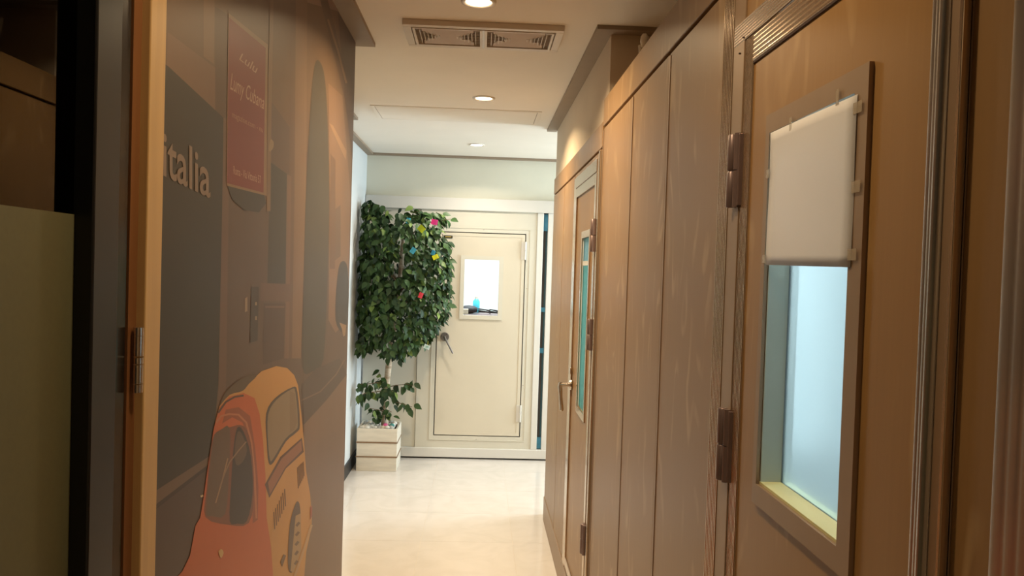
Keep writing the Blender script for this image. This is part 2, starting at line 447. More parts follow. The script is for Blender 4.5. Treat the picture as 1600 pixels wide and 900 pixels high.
# ------------------------------------------------------------------ mural
mural = empty('wall_mural', (XL, YM0, 0))
tag(mural, 'large brown street-scene mural with an orange vintage car', 'mural')
back = box('board', XL - 0.004, XL, YM0, YM1, 0.0, ZC - 0.001, mat('mural_board', (128, 100, 80), 0.42, noise=0.08, scale=3), mural)
MC = {}
def mcol(rgb):
    if rgb not in MC:
        q = (rgb[0] * .84, rgb[1] * .82, rgb[2] * .77)
        MC[rgb] = mat('mural_ink_%d' % (len(MC) + 1), q, 0.42, spec=0.3, noise=0.07, scale=5)
    return MC[rgb]
layer = [0]
def clipY(p): return Vector((p.x, min(max(p.y, YM0 + 0.001), YM1 - 0.001), min(max(p.z, 0.002), ZC - 0.02)))
def mpoly(name, pts, rgb):
    layer[0] += 1
    X = XL + 0.0002 + 0.00002 * layer[0]
    P3 = [clipY(onX(x, y, XL)) for x, y in pts]
    tess = geometry.tessellate_polygon([[Vector((p.y, p.z, 0)) for p in P3]])
    me = bpy.data.meshes.new(name)
    fs = []
    for t in tess:
        a, b, c = (P3[i] for i in t)
        n = (b - a).cross(c - a)
        if n.length < 1e-10: continue
        fs.append(t if n.x > 0 else t[::-1])
    me.from_pydata([(X, p.y, p.z) for p in P3], [], fs)
    o = link(name, me, mcol(rgb)); keep(o, mural)
    return o
def mline(name, pts, wpx, rgb):
    L, R = [], []
    for i, (x, y) in enumerate(pts):
        a = pts[max(0, i - 1)]; b = pts[min(len(pts) - 1, i + 1)]
        dx, dy = b[0] - a[0], b[1] - a[1]; d = math.hypot(dx, dy) or 1
        L.append((x - dy / d * wpx / 2, y + dx / d * wpx / 2)); R.append((x + dy / d * wpx / 2, y - dx / d * wpx / 2))
    return mpoly(name, L + R[::-1], rgb)
def smooth_pts(pts, n=5):
    out = []
    k = len(pts)
    for i in range(k):
        p0, p1, p2, p3 = pts[(i - 1) % k], pts[i], pts[(i + 1) % k], pts[(i + 2) % k]
        for s in range(n):
            t = s / n
            out.append(tuple(0.5 * (2 * p1[q] + (p2[q] - p0[q]) * t + (2 * p0[q] - 5 * p1[q] + 4 * p2[q] - p3[q]) * t * t
                                    + (3 * p1[q] - p0[q] - 3 * p2[q] + p3[q]) * t ** 3) for q in (0, 1)))
    return out
def mtext(name, body, quad, rgb, shear=0.0, bold=0.0):
    """Text mapped into the pixel quad (bottom-left, bottom-right, top-right, top-left) and laid on the wall."""
    layer[0] += 1
    X = XL + 0.0002 + 0.00002 * layer[0]
    cu = bpy.data.curves.new(name, 'FONT'); cu.body = body; cu.shear = shear; cu.offset = bold
    cu.resolution_u = 3
    to = bpy.data.objects.new(name, cu); COL.objects.link(to)
    dg = bpy.context.evaluated_depsgraph_get()
    me = bpy.data.meshes.new_from_object(to.evaluated_get(dg))
    bpy.data.objects.remove(to)
    xs = [v.co.x for v in me.vertices]; ys = [v.co.y for v in me.vertices]
    x0, x1, y0, y1 = min(xs), max(xs), min(ys), max(ys)
    (ax, ay), (bx, by), (cx, cy), (dx, dy) = quad
    for v in me.vertices:
        s = (v.co.x - x0) / (x1 - x0); t = (v.co.y - y0) / (y1 - y0)
        px = (1 - t) * ((1 - s) * ax + s * bx) + t * ((1 - s) * dx + s * cx)
        py = (1 - t) * ((1 - s) * ay + s * by) + t * ((1 - s) * dy + s * cy)
        q = clipY(onX(px, py, XL)); v.co = (X, q.y, q.z)
    for pg in me.polygons:
        if pg.normal.x < 0: pg.flip()
    me.shade_flat()
    me.materials.clear()
    o = link(name, me, mcol(rgb)); keep(o, mural)
    return o

C_DARK, C_MID, C_LIGHT = (66, 58, 50), (112, 88, 72), (134, 106, 86)
mpoly('facade_print', [(255, -60), (530, -60), (560, 60), (548, 480), (540, 640), (243, 800)], (122, 96, 74))
mpoly('cornice_print', [(262, 50), (352, 118), (352, 190), (260, 104)], (134, 104, 84))
mpoly('upper_pilaster_print', [(318, -60), (336, -60), (334, 100), (318, 88)], (140, 112, 88))
mpoly('sign_shade_print', [(336, 10), (357, 24), (356, 190), (336, 172)], (108, 84, 66))
mpoly('doorway_print', [(352, 120), (425, 160), (545, 330), (540, 620), (343, 700)], (110, 88, 74))
mpoly('shop_window_print', [(240, 90), (262, 103), (349, 184), (347, 320), (341, 600), (330, 722), (240, 776)], C_DARK)
mpoly('pillar_print', [(349, 184), (358, 186), (357, 320), (353, 600), (350, 640), (338, 690), (342, 590), (347, 320)], (126, 98, 82))
mpoly('street_print', [(240, 772), (328, 715), (345, 690), (345, 1000), (240, 1000)], (94, 74, 68))
mpoly('kerb_print', [(238, 770), (328, 712), (330, 722), (238, 792)], (126, 102, 88))
mpoly('kerb_shadow_print', [(238, 792), (330, 722), (330, 728), (238, 800)], (70, 54, 48))
# facade beyond the sign
mpoly('pilaster_print', [(453, 0), (480, 0), (478, 300), (470, 560), (448, 560), (452, 300)], (138, 110, 88))
mpoly('pilaster_shade_print', [(453, 0), (462, 0), (460, 300), (456, 560), (448, 560), (452, 300)], (118, 92, 74))
mpoly('shutter_print', [(422, 253), (450, 273), (446, 444), (417.5, 444)], (78, 70, 62))
mpoly('shutter_frame_print', [(448, 272), (455, 276), (451, 560), (444, 560), (446, 444)], (130, 102, 84))
mpoly('door_rail_print', [(407, 442), (456, 444), (454, 471), (406, 470)], (120, 94, 80))
mpoly('door_panel_print', [(412, 474), (446, 474), (443, 560), (410, 570)], (98, 76, 64))
mpoly('panel_mould_print', [(414, 478), (444, 478), (444, 481), (414, 481)], (126, 98, 82))
mpoly('arch_print', smooth_pts([(497, 94), (507, 120), (512, 200), (514, 320), (511, 450), (505, 560), (488, 580), (472, 572), (474, 450), (477, 320), (484, 180), (490, 110)], 4), (84, 76, 66))
mpoly('far_wall_print', [(513, 130), (535, 150), (547, 300), (543, 500), (524, 520), (513, 500), (515, 320)], (142, 112, 92))
mpoly('far_opening_print', [(520, 330), (532, 320), (532, 400), (519, 410)], (116, 94, 80))
mpoly('roof_line_print', [(500, 0), (512, 0), (542, 120), (540, 160)], (104, 80, 64))
mpoly('eave_print', [(528, 0), (556, 62), (552, 250), (538, 150)], (96, 74, 62))
mline('beam_print', [(512, 30), (528, 80), (541, 130)], 3, (150, 120, 94))
mpoly('far_beam_print', [(514, 192), (520, 196), (541, 236), (540, 250)], (168, 136, 110))
mpoly('far_shade_print', [(516, 240), (524, 250), (523, 420), (515, 420)], (118, 92, 76))
mpoly('scooter_print', smooth_pts([(532, 410), (543, 420), (543, 500), (536, 520), (524, 500), (526, 440)], 4), (74, 64, 58))
mpoly('wall_lamp_print', [(530, 504), (541, 508), (539, 524), (536, 526), (534, 514)], (170, 140, 112))
mpoly('road_print', [(556, 560), (545, 582), (510, 625), (474, 664), (470, 1250), (560, 1250)], (140, 112, 96))
mpoly('pavement_print', [(471, 600), (495, 575), (530, 560), (545, 582), (510, 625), (474, 664)], (98, 80, 70))
mline('kerb_line_print', [(470, 626), (500, 612), (525, 585), (538, 562)], 2, (132, 106, 90))
mpoly('lock_plate_print', [(392, 448), (404, 448), (402, 532), (390, 536)], (80, 66, 58))
mpoly('door_pull_print', [(382, 466), (386, 464), (386, 486), (382, 488)], (170, 146, 124))
mpoly('lock_dot_print', [(398, 472), (401, 472), (401, 477), (398, 477)], (170, 146, 124))
mpoly('lock_dot_print', [(398, 494), (401, 494), (401, 500), (398, 500)], (160, 136, 114))
mline('pole_print', [(424, 0), (421, 150), (419, 330)], 6, (140, 112, 88))
mpoly('pole_cap_print', smooth_pts([(422, 218), (427, 222), (426, 232), (420, 236)], 4), (160, 136, 108))
# red sign
mpoly('sign_underside_print', [(354, 288), (412, 303), (415, 318), (404, 332), (380, 328), (362, 312)], (70, 60, 50))
mpoly('sign_edge_print', [(356, 20), (418, 70), (416, 306), (353, 290)], (158, 126, 98))
mpoly('sign_print', [(357, 27), (414.5, 75), (411, 301), (354, 286)], (140, 62, 50))
mtext('sign_script', 'Lulu', [(373, 93), (402, 117), (402, 102), (373, 80)], (206, 168, 148), 0.4)
mtext('sign_script', 'Lumy Cubana', [(359, 148), (412, 178), (412, 150), (359, 112)], (206, 168, 148), 0.4)
mtext('sign_lettering', 'magazine.com - eu', [(362, 186), (410, 210), (410, 199), (362, 174)], (186, 136, 116))
mtext('sign_lettering', 'Roma - Via Vittoria 57', [(364, 272), (407, 287), (407, 275), (364, 259)], (206, 162, 142))
mtext('shop_lettering', 'italia', [(254, 275), (328, 311), (328, 246), (254, 203)], (152, 130, 118), 0.0, 0.012)
# car
car_out = [(272, 905), (284, 893), (296, 868), (304.6, 821), (312, 809), (318, 772), (325, 722), (333, 670), (342, 635), (357, 616), (380, 608),
           (393, 594), (408, 580), (431, 572), (448, 575), (459, 586), (465, 602), (469, 636), (474, 685), (478, 738), (484, 772),
           (487, 806), (486, 825), (478, 862), (470, 960), (452, 1080), (420, 1120), (330, 1120), (270, 1060), (262, 980)]
mpoly('car_body_print', car_out, (216, 162, 86))
orange = [(272, 905), (284, 893), (296, 868), (304.6, 821), (312, 809), (318, 772), (325, 722), (333, 670), (342, 637), (357, 620), (380, 614),
          (397, 622), (405, 647), (410, 685), (414, 741), (416, 809), (423, 855), (426, 900), (424, 1020), (400, 1060), (330, 1080), (270, 1040), (262, 980)]
mpoly('sunroof_print', smooth_pts([(342, 634), (352, 612), (372, 594), (395, 584), (400, 588), (388, 600), (378, 611), (358, 617)], 3), (104, 84, 62))
mpoly('car_side_print', orange, (212, 108, 54))
mpoly('car_shade_print', [(352, 640), (372, 636), (390, 650), (398, 700), (403, 760), (402, 812), (394, 818), (392, 740), (388, 690), (378, 660), (362, 652), (346, 662)], (168, 92, 58))
mline('roof_gutter_print', [(337, 660), (345, 650), (357, 647), (372, 648), (384, 660), (392, 690), (397, 740), (400, 810)], 3, (204, 132, 92))
mline('roof_shadow_print', [(340, 645), (352, 628), (366, 620), (380, 618)], 3, (92, 66, 50))
mpoly('side_window_frame_print', smooth_pts([(330, 690), (342, 672), (360, 667), (374, 664), (385, 672), (393, 705), (396, 770), (388, 817), (356, 820), (320, 808), (322, 765)], 3), (140, 84, 58))
mpoly('side_window_print', smooth_pts([(333, 684), (343, 673), (358, 669), (357, 737), (351, 803), (330, 806), (321, 801), (326, 740)], 3), (116, 92, 74))
mpoly('side_window_print', smooth_pts([(364, 700), (370, 668), (380, 675), (391, 712), (394, 770), (385, 814), (370, 818), (358, 814), (360, 760)], 3), (70, 56, 50))
mpoly('seat_print', smooth_pts([(366, 700), (371, 674), (379, 682), (385, 704), (378, 722), (368, 726)], 3), (110, 88, 72))
mline('wiper_print', [(336, 786), (346, 752), (355, 716)], 2, (176, 140, 108))
mline('wheel_rim_print', [(343, 760), (350, 740), (358, 722), (372, 704), (384, 690)], 2, (160, 130, 104))
mpoly('rear_window_frame_print', smooth_pts([(415, 646), (429, 622), (456, 605), (464, 612), (468, 664), (462, 676), (446, 690), (427, 722), (419, 723), (416, 690)], 3), (92, 76, 66))
mpoly('rear_window_print', smooth_pts([(418, 648), (431, 625), (455, 608), (461, 614), (465, 662), (460, 673), (445, 686), (426, 717), (421, 718), (418, 690)], 3), (160, 138, 112))
mpoly('rear_window_glare_print', [(452, 611), (460, 615), (464, 660), (458, 672), (452, 676)], (150, 126, 100))
mpoly('band_edge_print', [(413, 757), (437, 714), (471, 684), (474, 706), (446, 732), (420, 778)], (108, 72, 50))
mpoly('band_print', [(418, 754), (439, 717), (470, 688), (471, 704), (445, 730), (421, 772)], (168, 112, 78))
for k in range(7):
    t = k / 6
    x0, y0 = 427 + 17 * t, 800 - 36 * t
    mline('vent_slot_print', [(x0, y0), (x0 + 1.5, y0 + 27)], 1.4, (110, 76, 48))
for k in range(6):
    t = k / 5
    x0, y0 = 464 + 9 * t, 730 - 9 * t
    mline('vent_slot_print', [(x0, y0), (x0 + 1.5, y0 + 33 - 10 * t)], 1.0, (110, 76, 48))
mpoly('plate_recess_print', smooth_pts([(462, 785), (468, 792), (468, 830), (462, 880), (454, 895), (449, 880), (452, 820)], 4), (102, 76, 60))
mpoly('plate_print', [(461, 806), (469, 802), (470, 860), (458, 895), (453, 892)], (188, 156, 116))
for k in range(5):
    mline('plate_mark_print', [(462 - k * 0.6, 822 + k * 15), (467 - k * 0.8, 816 + k * 15)], 4, (120, 92, 70))
mpoly('tail_lamp_print', [(484, 792), (487, 790), (487, 806), (484, 812)], (176, 90, 60))
mline('bumper_print', [(486, 820), (476, 852), (459, 902), (440, 960)], 4, (206, 170, 130))
mpoly('badge_print', smooth_pts([(340, 862), (345, 858), (348, 864), (344, 872)], 3), (222, 186, 130))
mline('mirror_print', [(312, 776), (316, 774)], 3, (220, 200, 170))
mpoly('catch_print', [(437, 878), (442, 866), (446, 868), (440, 886)], (120, 88, 62))

# ------------------------------------------------------------------ left glass door and its frame
XG = XL - 0.012
edge = empty('trim_5', (XL, 1.27, 0)); tag(edge, 'honey-coloured wooden edge post beside the mural', 'trim', kind='structure')
box('edge_board', XL - 0.08, XL + 0.008, 1.272, 1.333, 0, ZC, M['gold'], edge, 0.002)
box('rebate', XL - 0.08, XL - 0.006, 1.243, 1.272, 0, ZC, M['gold_dark'], edge)
door4 = empty('door_4', (XG, 1.2, 0)); tag(door4, 'dark-framed glass door with a frosted lower film, far left', 'door', kind='structure')
yS0, yS1 = onX(176, 450, XG + .004).y, onX(145, 450, XG + .012).y
box('stile', XG - 0.045, XG + 0.004, yS0, 1.240, 0.01, 2.31, M['dark_stile'], door4, 0.002)
box('frame_profile', XG - 0.045, XG + 0.012, yS1, yS0, 0.01, 2.31, M['black_gloss'], door4, 0.003)
box('bottom_rail', XG - 0.045, XG + 0.004, 0.12, yS1, 0.01, 0.12, M['black_gloss'], door4)
box('top_rail', XG - 0.045, XG + 0.004, 0.12, yS1, 2.22, 2.31, M['black_gloss'], door4)
box('stile', XG - 0.045, XG + 0.004, 0.10, 0.16, 0.12, 2.22, M['black_gloss'], door4)
pane = box('glass_pane', XG - 0.022, XG - 0.016, 0.16, yS1, 0.12, 2.22, M['dark_glass'], door4)
zf = onX(60, 329, XG - 0.026).z
box('frosted_film', XG - 0.0155, XG - 0.0145, 0.16, yS1, 0.12, zf, M['film'], door4)
h0, h1 = onX(222, 510, XL), onX(221, 610, XL)
for (a, b) in ((0, .13), (.13, .44), (.46, .56), (.57, .86), (.87, 1.0)):
    z0 = h0.z + (h1.z - h0.z) * a; z1 = h0.z + (h1.z - h0.z) * b
    hy = 1.2585
    tube('hinge_knuckle', [(XL + 0.004, hy, z0), (XL + 0.004, hy, z1 + 0.0006)], 0.0075, M['handle'], door4, 12)

# ------------------------------------------------------------------ brown booths on the right
def yR(px, py): return onX(px, py, XR).y
def zR(px, py): return onX(px, py, XR).z
XB = XR + 0.06
Zg, Zb = zR(1055, 72), zR(1060, 0)                # groove and beam top of the near booth
Zg2, Zb2 = zR(910, 262), zR(942, 191)
b1 = empty('practice_booth', (XR, 0.5, 0))
tag(b1, 'nearer brown wood-decor booth with the large window door', 'booth')
b2 = empty('practice_booth', (XR, 4.0, 0))
tag(b2, 'farther brown wood-decor booth with the lever handle door', 'booth')

# --- near booth
yj = [yR(979, 440), yR(1034, 440), yR(1119, 440)]     # panel joints
D_L0 = yR(1126, 300)                                    # left reeded jamb strip (far side)
Y_DL = yR(1146, 300)                                    # leaf edge (hinge line)
Y_DR = yR(1466, 450)                                    # leaf edge on the near side
box('groove_back', XR + 0.014, XB, yj[2] - 0.02, YN1, 0.12, Zb - 0.01, M['groove'], b1)
g = 0.005
for a, b in ((yj[0], YN1), (yj[1], yj[0]), (D_L0 + 0.012, yj[1])):
    box('panel', XR, XR + 0.016, a + g, b - g, 0.15, Zg - 0.006, M['panel'], b1, 0.002)
    box('panel_edge', XR - 0.002, XR + 0.006, b - g - 0.012, b - g, 0.15, Zg - 0.012, M['alu_flat'], b1)
box('top_beam', XR - 0.002, XB, -0.4, YN1, Zg + 0.004, Zb, M['panel'], b1, 0.002)
box('baseboard', XR - 0.003, XB, -0.4, YN1, 0.0, 0.15, M['alu_flat'], b1, 0.002)
# door frame of the near booth
ZDT = zR(1176.5, 96)                                    # leaf top
fw = 0.05
y_s1a, y_s1b = yR(1141, 300), yR(1126, 300)
reeded('jamb_strip', XR, y_s1a, y_s1b + 0.006, 0.15, Zg - 0.006, True, M['alu'], b1)
box('jamb', XR - 0.003, XB, yR(1157, 300), y_s1a, 0.15, Zg - 0.006, M['alu_flat'], b1, 0.001)
box('transom_panel', XR, XB, Y_DR - 0.12, y_s1a, ZDT + 0.085, Zg - 0.006, M['panel'], b1, 0.001)
reeded('head_strip', XR, ZDT + 0.048, ZDT + 0.085, Y_DR - 0.03, y_s1a - 0.004, False, M['alu'], b1)
# near-side jamb and further panel
box('jamb', XR - 0.004, XB, yR(1502, 450), yR(1473, 450), 0.15, ZDT + 0.085, M['alu_flat'], b1, 0.002)
box('cover_strip', XR - 0.010, XR, yR(1502, 450), yR(1496, 450), 0.15, Zg - 0.006, M['alu'], b1, 0.001)
Y_P0 = yR(1568, 450)
box('panel', XR, XB, Y_P0, yR(1502, 450), 0.15, Zg - 0.006, M['panel'], b1, 0.002)
reeded('corner_profile', XR, Y_P0 - 0.05, Y_P0, 0.15, Zg - 0.006, True, M['silver'], b1, ridges=3, depth=0.0005, base=0.002)
box('panel', XR, XB, 0.1, Y_P0 - 0.055, 0.15, Zg - 0.006, M['panel'], b1, 0.002)
box('panel', XR, XB, -0.4, 0.095, 0.15, Zg - 0.006, M['panel'], b1, 0.002)
# booth shell
BX = 2.0
boxes('shell', [(BX, BX + 0.05, -0.4, YN1, 0, 2.2), (XB, BX, YN1 - 0.05, YN1, 0, 2.2), (XB, BX, -0.4, -0.35, 0, 2.2), (XB, BX, -0.35, YN1 - 0.05, 0.0, 0.02)], M['booth_in'], b1)
box('roof', XB, BX + 0.05, -0.4, YN1, 2.2, Zb - 0.01, M['taupe_wall'], b1)

# near booth door leaf
door3 = empty('door_3', (XR, Y_DL, 0.17)); tag(door3, 'large brown booth door with a white paper over its window', 'door', kind='structure')
# window rectangle: outer trim and glass opening
WY1, WY0 = yR(1197, 437), yR(1328, 450)                # far/near edge of opening
WZ0, WZ1 = zR(1190, 760), zR(1212, 205)
YL = yR(1157, 300)                                      # far edge of the leaf
bm = bmesh.new()
xf, xb = XR + 0.002, XR + 0.056
bm_box(bm, xf, xb, WY1, YL, 0.17, ZDT + 0.048); bm_box(bm, xf, xb, Y_DR, WY0, 0.17, ZDT + 0.048)
bm_box(bm, xf, xb, WY0, WY1, 0.17, WZ0); bm_box(bm, xf, xb, WY0, WY1, WZ1, ZDT + 0.048)
bmesh.ops.remove_doubles(bm, verts=bm.verts, dist=1e-5)
fin(bm, 'leaf', M['door_panel'], door3)
y_in = yR(1175, 160)
reeded('edge_strip', XR + 0.002, y_in, YL - 0.001, 0.17, ZDT + 0.046, True, M['alu'], door3, ridges=6, depth=0.0013, base=0.002)
reeded('edge_strip', XR + 0.002, ZDT, ZDT + 0.046, Y_DR + 0.03, y_in, False, M['alu'], door3, ridges=6, depth=0.0013, base=0.002)
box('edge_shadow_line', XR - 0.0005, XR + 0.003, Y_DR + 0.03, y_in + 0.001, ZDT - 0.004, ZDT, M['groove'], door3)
tube('edge_bead', [(XR - 0.002, yR(1466, 450), 0.17), (XR - 0.002, yR(1466, 450), ZDT + 0.046)], 0.0085, M['silver'], door3, 14)
reeded('edge_strip', XR + 0.002, yR(1462, 450), yR(1438, 450), 0.17, ZDT + 0.046, True, M['silver'], door3, ridges=4, depth=0.0005, base=0.002)
# window casing
cw_n, cw_f = WY0 - yR(1349, 450), 0.016
zc0 = zR(1183, 787)
boxes('window_casing', [(XR - 0.004, XR + 0.003, WY1, WY1 + cw_f, zc0, WZ1 + 0.03), (XR - 0.004, XR + 0.003, WY0 - cw_n, WY0, zc0, WZ1 + 0.03),
                        (XR - 0.004, XR + 0.003, WY0, WY1, zc0, WZ0), (XR - 0.004, XR + 0.003, WY0, WY1, WZ1, WZ1 + 0.03)], M['alu_flat'], door3, 0.0)
box('window_sill', XR + 0.002, XR + 0.054, WY0, WY1, WZ0, WZ0 + 0.004, M['sill'], door3)
boxes('window_reveal', [(XR + 0.003, XR + 0.054, WY1 - 0.003, WY1, WZ0 + .004, WZ1), (XR + 0.003, XR + 0.054, WY0, WY0 + 0.003, WZ0 + .004, WZ1)], M['reveal'], door3)
box('frosted_glass', XR + 0.036, XR + 0.041, WY0 + 0.003, WY1 - 0.003, WZ0 + .004, WZ1, M['frost_blue'], door3)
# hinges
def hinge(door, x, y, z0, z1, r, wy):
    zm = (z0 + z1) / 2
    h = box('hinge', x - 0.004, x + 0.004, y - wy, y + r, z0 + 0.002, z1 - 0.002, M['hinge'], door, 0.001)
    for a, b in ((z0, zm - 0.0008), (zm + 0.0008, z1)):
        t = tube('knuckle', [(x - r * 0.7, y, a), (x - r * 0.7, y, a + 0.002), (x - r * .7, y, b - 0.002), (x - r * 0.7, y, b)], [r * .8, r, r, r * .8], M['hinge'], None, 14)
        t.parent = h
        t2 = tube('hinge_rib', [(x - r * 0.25, y - r * 1.9, a), (x - r * .25, y - r * 1.9, b)], r * 0.8, M['hinge'], None, 12)
        t2.parent = h
hy = yR(1151, 300)
hinge(door3, XR - 0.004, hy, zR(1150, 325), zR(1152, 212), 0.0085, 0.03)
hinge(door3, XR - 0.004, hy, zR(1131, 747), zR(1132, 634), 0.0085, 0.03)
for px, py in ((1169, 59), (1163, 84)):
    p = onX(px, py, XR); disc('screw', (XR - 0.008, p.y, p.z), (-1, 0, 0), 0.0016, 0.004, M['groove'], door3, 10)

# paper taped over the window, slightly bowed, hanging free at its foot
def paper_sheet():
    nU, nV = 10, 14
    y0, y1 = yR(1340, 300), yR(1206, 300)
    zt_f, zt_n = zR(1212, 207), zR(1343, 149)
    zb_f, zb_n = zR(1206, 414), zR(1334, 418)
    vs, fs = [], []
    for j in range(nV + 1):
        v = j / nV
        for i in range(nU + 1):
            u = i / nU
            zt = zt_n + (zt_f - zt_n) * u; zb = zb_n + (zb_f - zb_n) * u
            bow = 0.0052 + 0.003 * math.sin(math.pi * u) * (0.3 + v) + 0.0006 * math.sin(7 * v + 2 * u)
            vs.append((XR - bow, y0 + (y1 - y0) * u, zt + (zb - zt) * v))
    for j in range(nV):
        for i in range(nU):
            a = j * (nU + 1) + i
            fs.append((a, a + 1, a + nU + 2, a + nU + 1))
    me = bpy.data.meshes.new('paper_sheet'); me.from_pydata(vs, [], fs)
    for p in me.polygons: p.use_smooth = True
    o = link('paper_notice', me, M['paper'])
    s = o.modifiers.new('thick', 'SOLIDIFY'); s.thickness = 0.0004
    return o, y0, y1
notice, py0, py1 = paper_sheet()
tag(notice, 'blank white paper sheet taped over the near door window', 'paper')
def tape(px, py, w, h, dx=0.0062):
    c = onX(px, py, XR)
    o = box('tape', XR - dx - 0.0004, XR - dx, c.y - w / 2, c.y + w / 2, c.z - h / 2, c.z + h / 2, M['tape'])
    o.parent = notice
for px, py in ((1348, 168), (1345, 292), (1339, 398)): tape(px, py, 0.022, 0.014)
for px, py in ((1206, 272), (1200, 405)): tape(px, py, 0.016, 0.013)
for px, py in ((1242, 194), (1316, 152)): tape(px, py, 0.009, 0.02)

# --- far booth
jb = [yR(879, 400), yR(895, 400)]
Y2L, Y2R = yR(898, 400), yR(930, 400)                   # door leaf
yfr = yR(936, 400)
box('groove_back', XR + 0.02, XB, jb[1], YB1 - 0.004, 0.12, Zb2 - 0.01, M['groove'], b2)
for a, b in ((jb[0], YB1), (jb[1], jb[0])):
    box('panel', XR, XR + 0.022, a + g, b - g, 0.15, Zg2 - 0.006, M['panel'], b2, 0.002)
box('top_beam', XR - 0.002, XB, YB0, YB1, Zg2 + 0.004, Zb2, M['panel'], b2, 0.002)
box('baseboard', XR - 0.005, XB, YB0, YB1 + 0.002, 0.0, 0.15, M['alu_flat'], b2, 0.002)
box('corner_post', XR, XB, YB1 - 0.006, YB1, 0.15, Zg2, M['alu_flat'], b2)
Z2T = zR(915, 300)
box('transom_panel', XR, XB, yfr, jb[1] - g, Z2T + 0.10, Zg2 - 0.006, M['panel'], b2, 0.001)
box('jamb', XR - 0.004, XB, Y2L + 0.004, jb[1] - g, 0.15, Z2T + 0.10, M['alu'], b2, 0.002)
box('jamb', XR - 0.003, XB, yfr + 0.035, Y2R - 0.003, 0.15, Z2T + 0.10, M['alu_flat'], b2, 0.002)
box('jamb_strip', XR - 0.010, XR + 0.004, yfr + 0.006, yfr + 0.03, 0.15, Zg2 - 0.006, M['alu'], b2, 0.004)
box('groove_back', XR + 0.006, XB, YB0, yfr + 0.035, 0.15, Zg2 - 0.006, M['groove'], b2)
box('jamb_strip', XR - 0.006, XR + 0.006, YB0 + 0.004, yfr + 0.003, 0.15, Zg2 - 0.006, M['alu_flat'], b2, 0.002)
box('head_strip', XR - 0.006, XB, Y2R, Y2L, Z2T + 0.048, Z2T + 0.10, M['alu'], b2, 0.002)
boxes('shell', [(BX, BX + 0.05, YB0, YB1, 0, 2.1), (XB, BX, YB1 - 0.05, YB1, 0, 2.1), (XB, BX, YB0, YB0 + 0.05, 0, 2.1), (XB, BX, YB0 + 0.05, YB1 - 0.05, 0, 0.02)], M['booth_in_teal'], b2)
box('roof', XB, BX + 0.05, YB0, YB1, 2.1, Zb2 - 0.01, M['taupe_wall'], b2)

door2 = empty('door_2', (XR, Y2L, 0.17)); tag(door2, 'brown booth door with narrow teal window and lever handle', 'door', kind='structure')
V1, V0 = yR(906, 500), yR(917, 500)
VZ0, VZ1 = zR(906, 640), zR(912, 372)
bm = bmesh.new()
bm_box(bm, xf, xb, V1, Y2L, 0.17, Z2T + .045); bm_box(bm, xf, xb, Y2R, V0, 0.17, Z2T + .045)
bm_box(bm, xf, xb, V0, V1, 0.17, VZ0); bm_box(bm, xf, xb, V0, V1, VZ1, Z2T + .045)
bmesh.ops.remove_doubles(bm, verts=bm.verts, dist=1e-5)
fin(bm, 'leaf', M['door_panel'], door2)
boxes('edge_strip', [(XR - 0.005, XR + 0.003, Y2L - 0.035, Y2L, 0.17, Z2T + .045), (XR - 0.005, XR + 0.003, Y2R, Y2R + 0.045, 0.17, Z2T + .045)], M['alu'], door2, 0.002)
box('edge_strip', XR - 0.005, XR + 0.003, Y2R + 0.045, Y2L - 0.035, Z2T, Z2T + .045, M['alu'], door2, 0.002)
box('edge_strip', XR - 0.005, XR + 0.003, Y2R + 0.045, Y2L - 0.035, 0.17, 0.215, M['alu'], door2, 0.002)
boxes('window_casing', [(XR - 0.003, XR + .003, V1, V1 + 0.022, VZ0 - 0.03, VZ1 + 0.03), (XR - 0.003, XR + .003, V0 - 0.022, V0, VZ0 - 0.03, VZ1 + 0.03),
                        (XR - 0.003, XR + .003, V0, V1, VZ0 - 0.03, VZ0), (XR - 0.003, XR + .003, V0, V1, VZ1, VZ1 + 0.03)], M['alu'], door2)
boxes('window_reveal', [(XR + .003, XR + .054, V1 - .003, V1, VZ0, VZ1), (XR + .003, XR + .054, V0, V0 + .003, VZ0, VZ1)], M['booth_white'], door2)
zsp = zR(908, 415)
box('frosted_glass', XR + 0.006, XR + 0.010, V0 + .003, V1 - .003, VZ0, zsp, M['frost_teal'], door2)
box('glazing_strip', XR + 0.004, XR + 0.010, V0 + .003, V1 - .003, zsp, zsp + 0.02, M['cream_rail'], door2)
box('upper_glass', XR + 0.006, XR + 0.010, V0 + .003, V1 - .003, zsp + 0.02, VZ1, M['frost_blue'], door2)
hy2 = Y2R - 0.002
hinge(door2, XR - 0.006, hy2, zR(921, 395), zR(921, 347), 0.010, -0.03)
hinge(door2, XR - 0.006, hy2, zR(917, 541), zR(917, 494), 0.010, -0.03)
hinge(door2, XR - 0.006, hy2, zR(906, 842), zR(906, 795), 0.010, -0.03)
for c in ((0, 0),):
    hp = onX(893, 601, XR)
    yb = Y2L - 0.05; zb = hp.z
    hd = disc('handle_rosette', (XR - 0.008, yb, zb), (-1, 0, 0), 0.024, 0.010, M['handle'], door2, 24, 0.15)
    lv = tube('lever_neck', [(XR - 0.010, yb, zb), (XR - 0.050, yb, zb), (XR - 0.058, yb, zb)], [0.011, 0.010, 0.0105], M['handle'], door2, 14)
    tube('lever', [(XR - 0.054, yb, zb + 0.012), (XR - 0.056, yb, zb - 0.01), (XR - 0.052, yb - 0.008, zb - 0.06), (XR - 0.046, yb - 0.014, zb - 0.118), (XR - 0.046, yb - 0.014, zb - 0.124)],
         [0.009, 0.0115, 0.009, 0.010, 0.007], M['handle'], door2, 12)
    box('key_escutcheon', XR - 0.012, XR - 0.003, yb - 0.012, yb + 0.012, zb + 0.05, zb + 0.085, M['handle'], door2, 0.004)

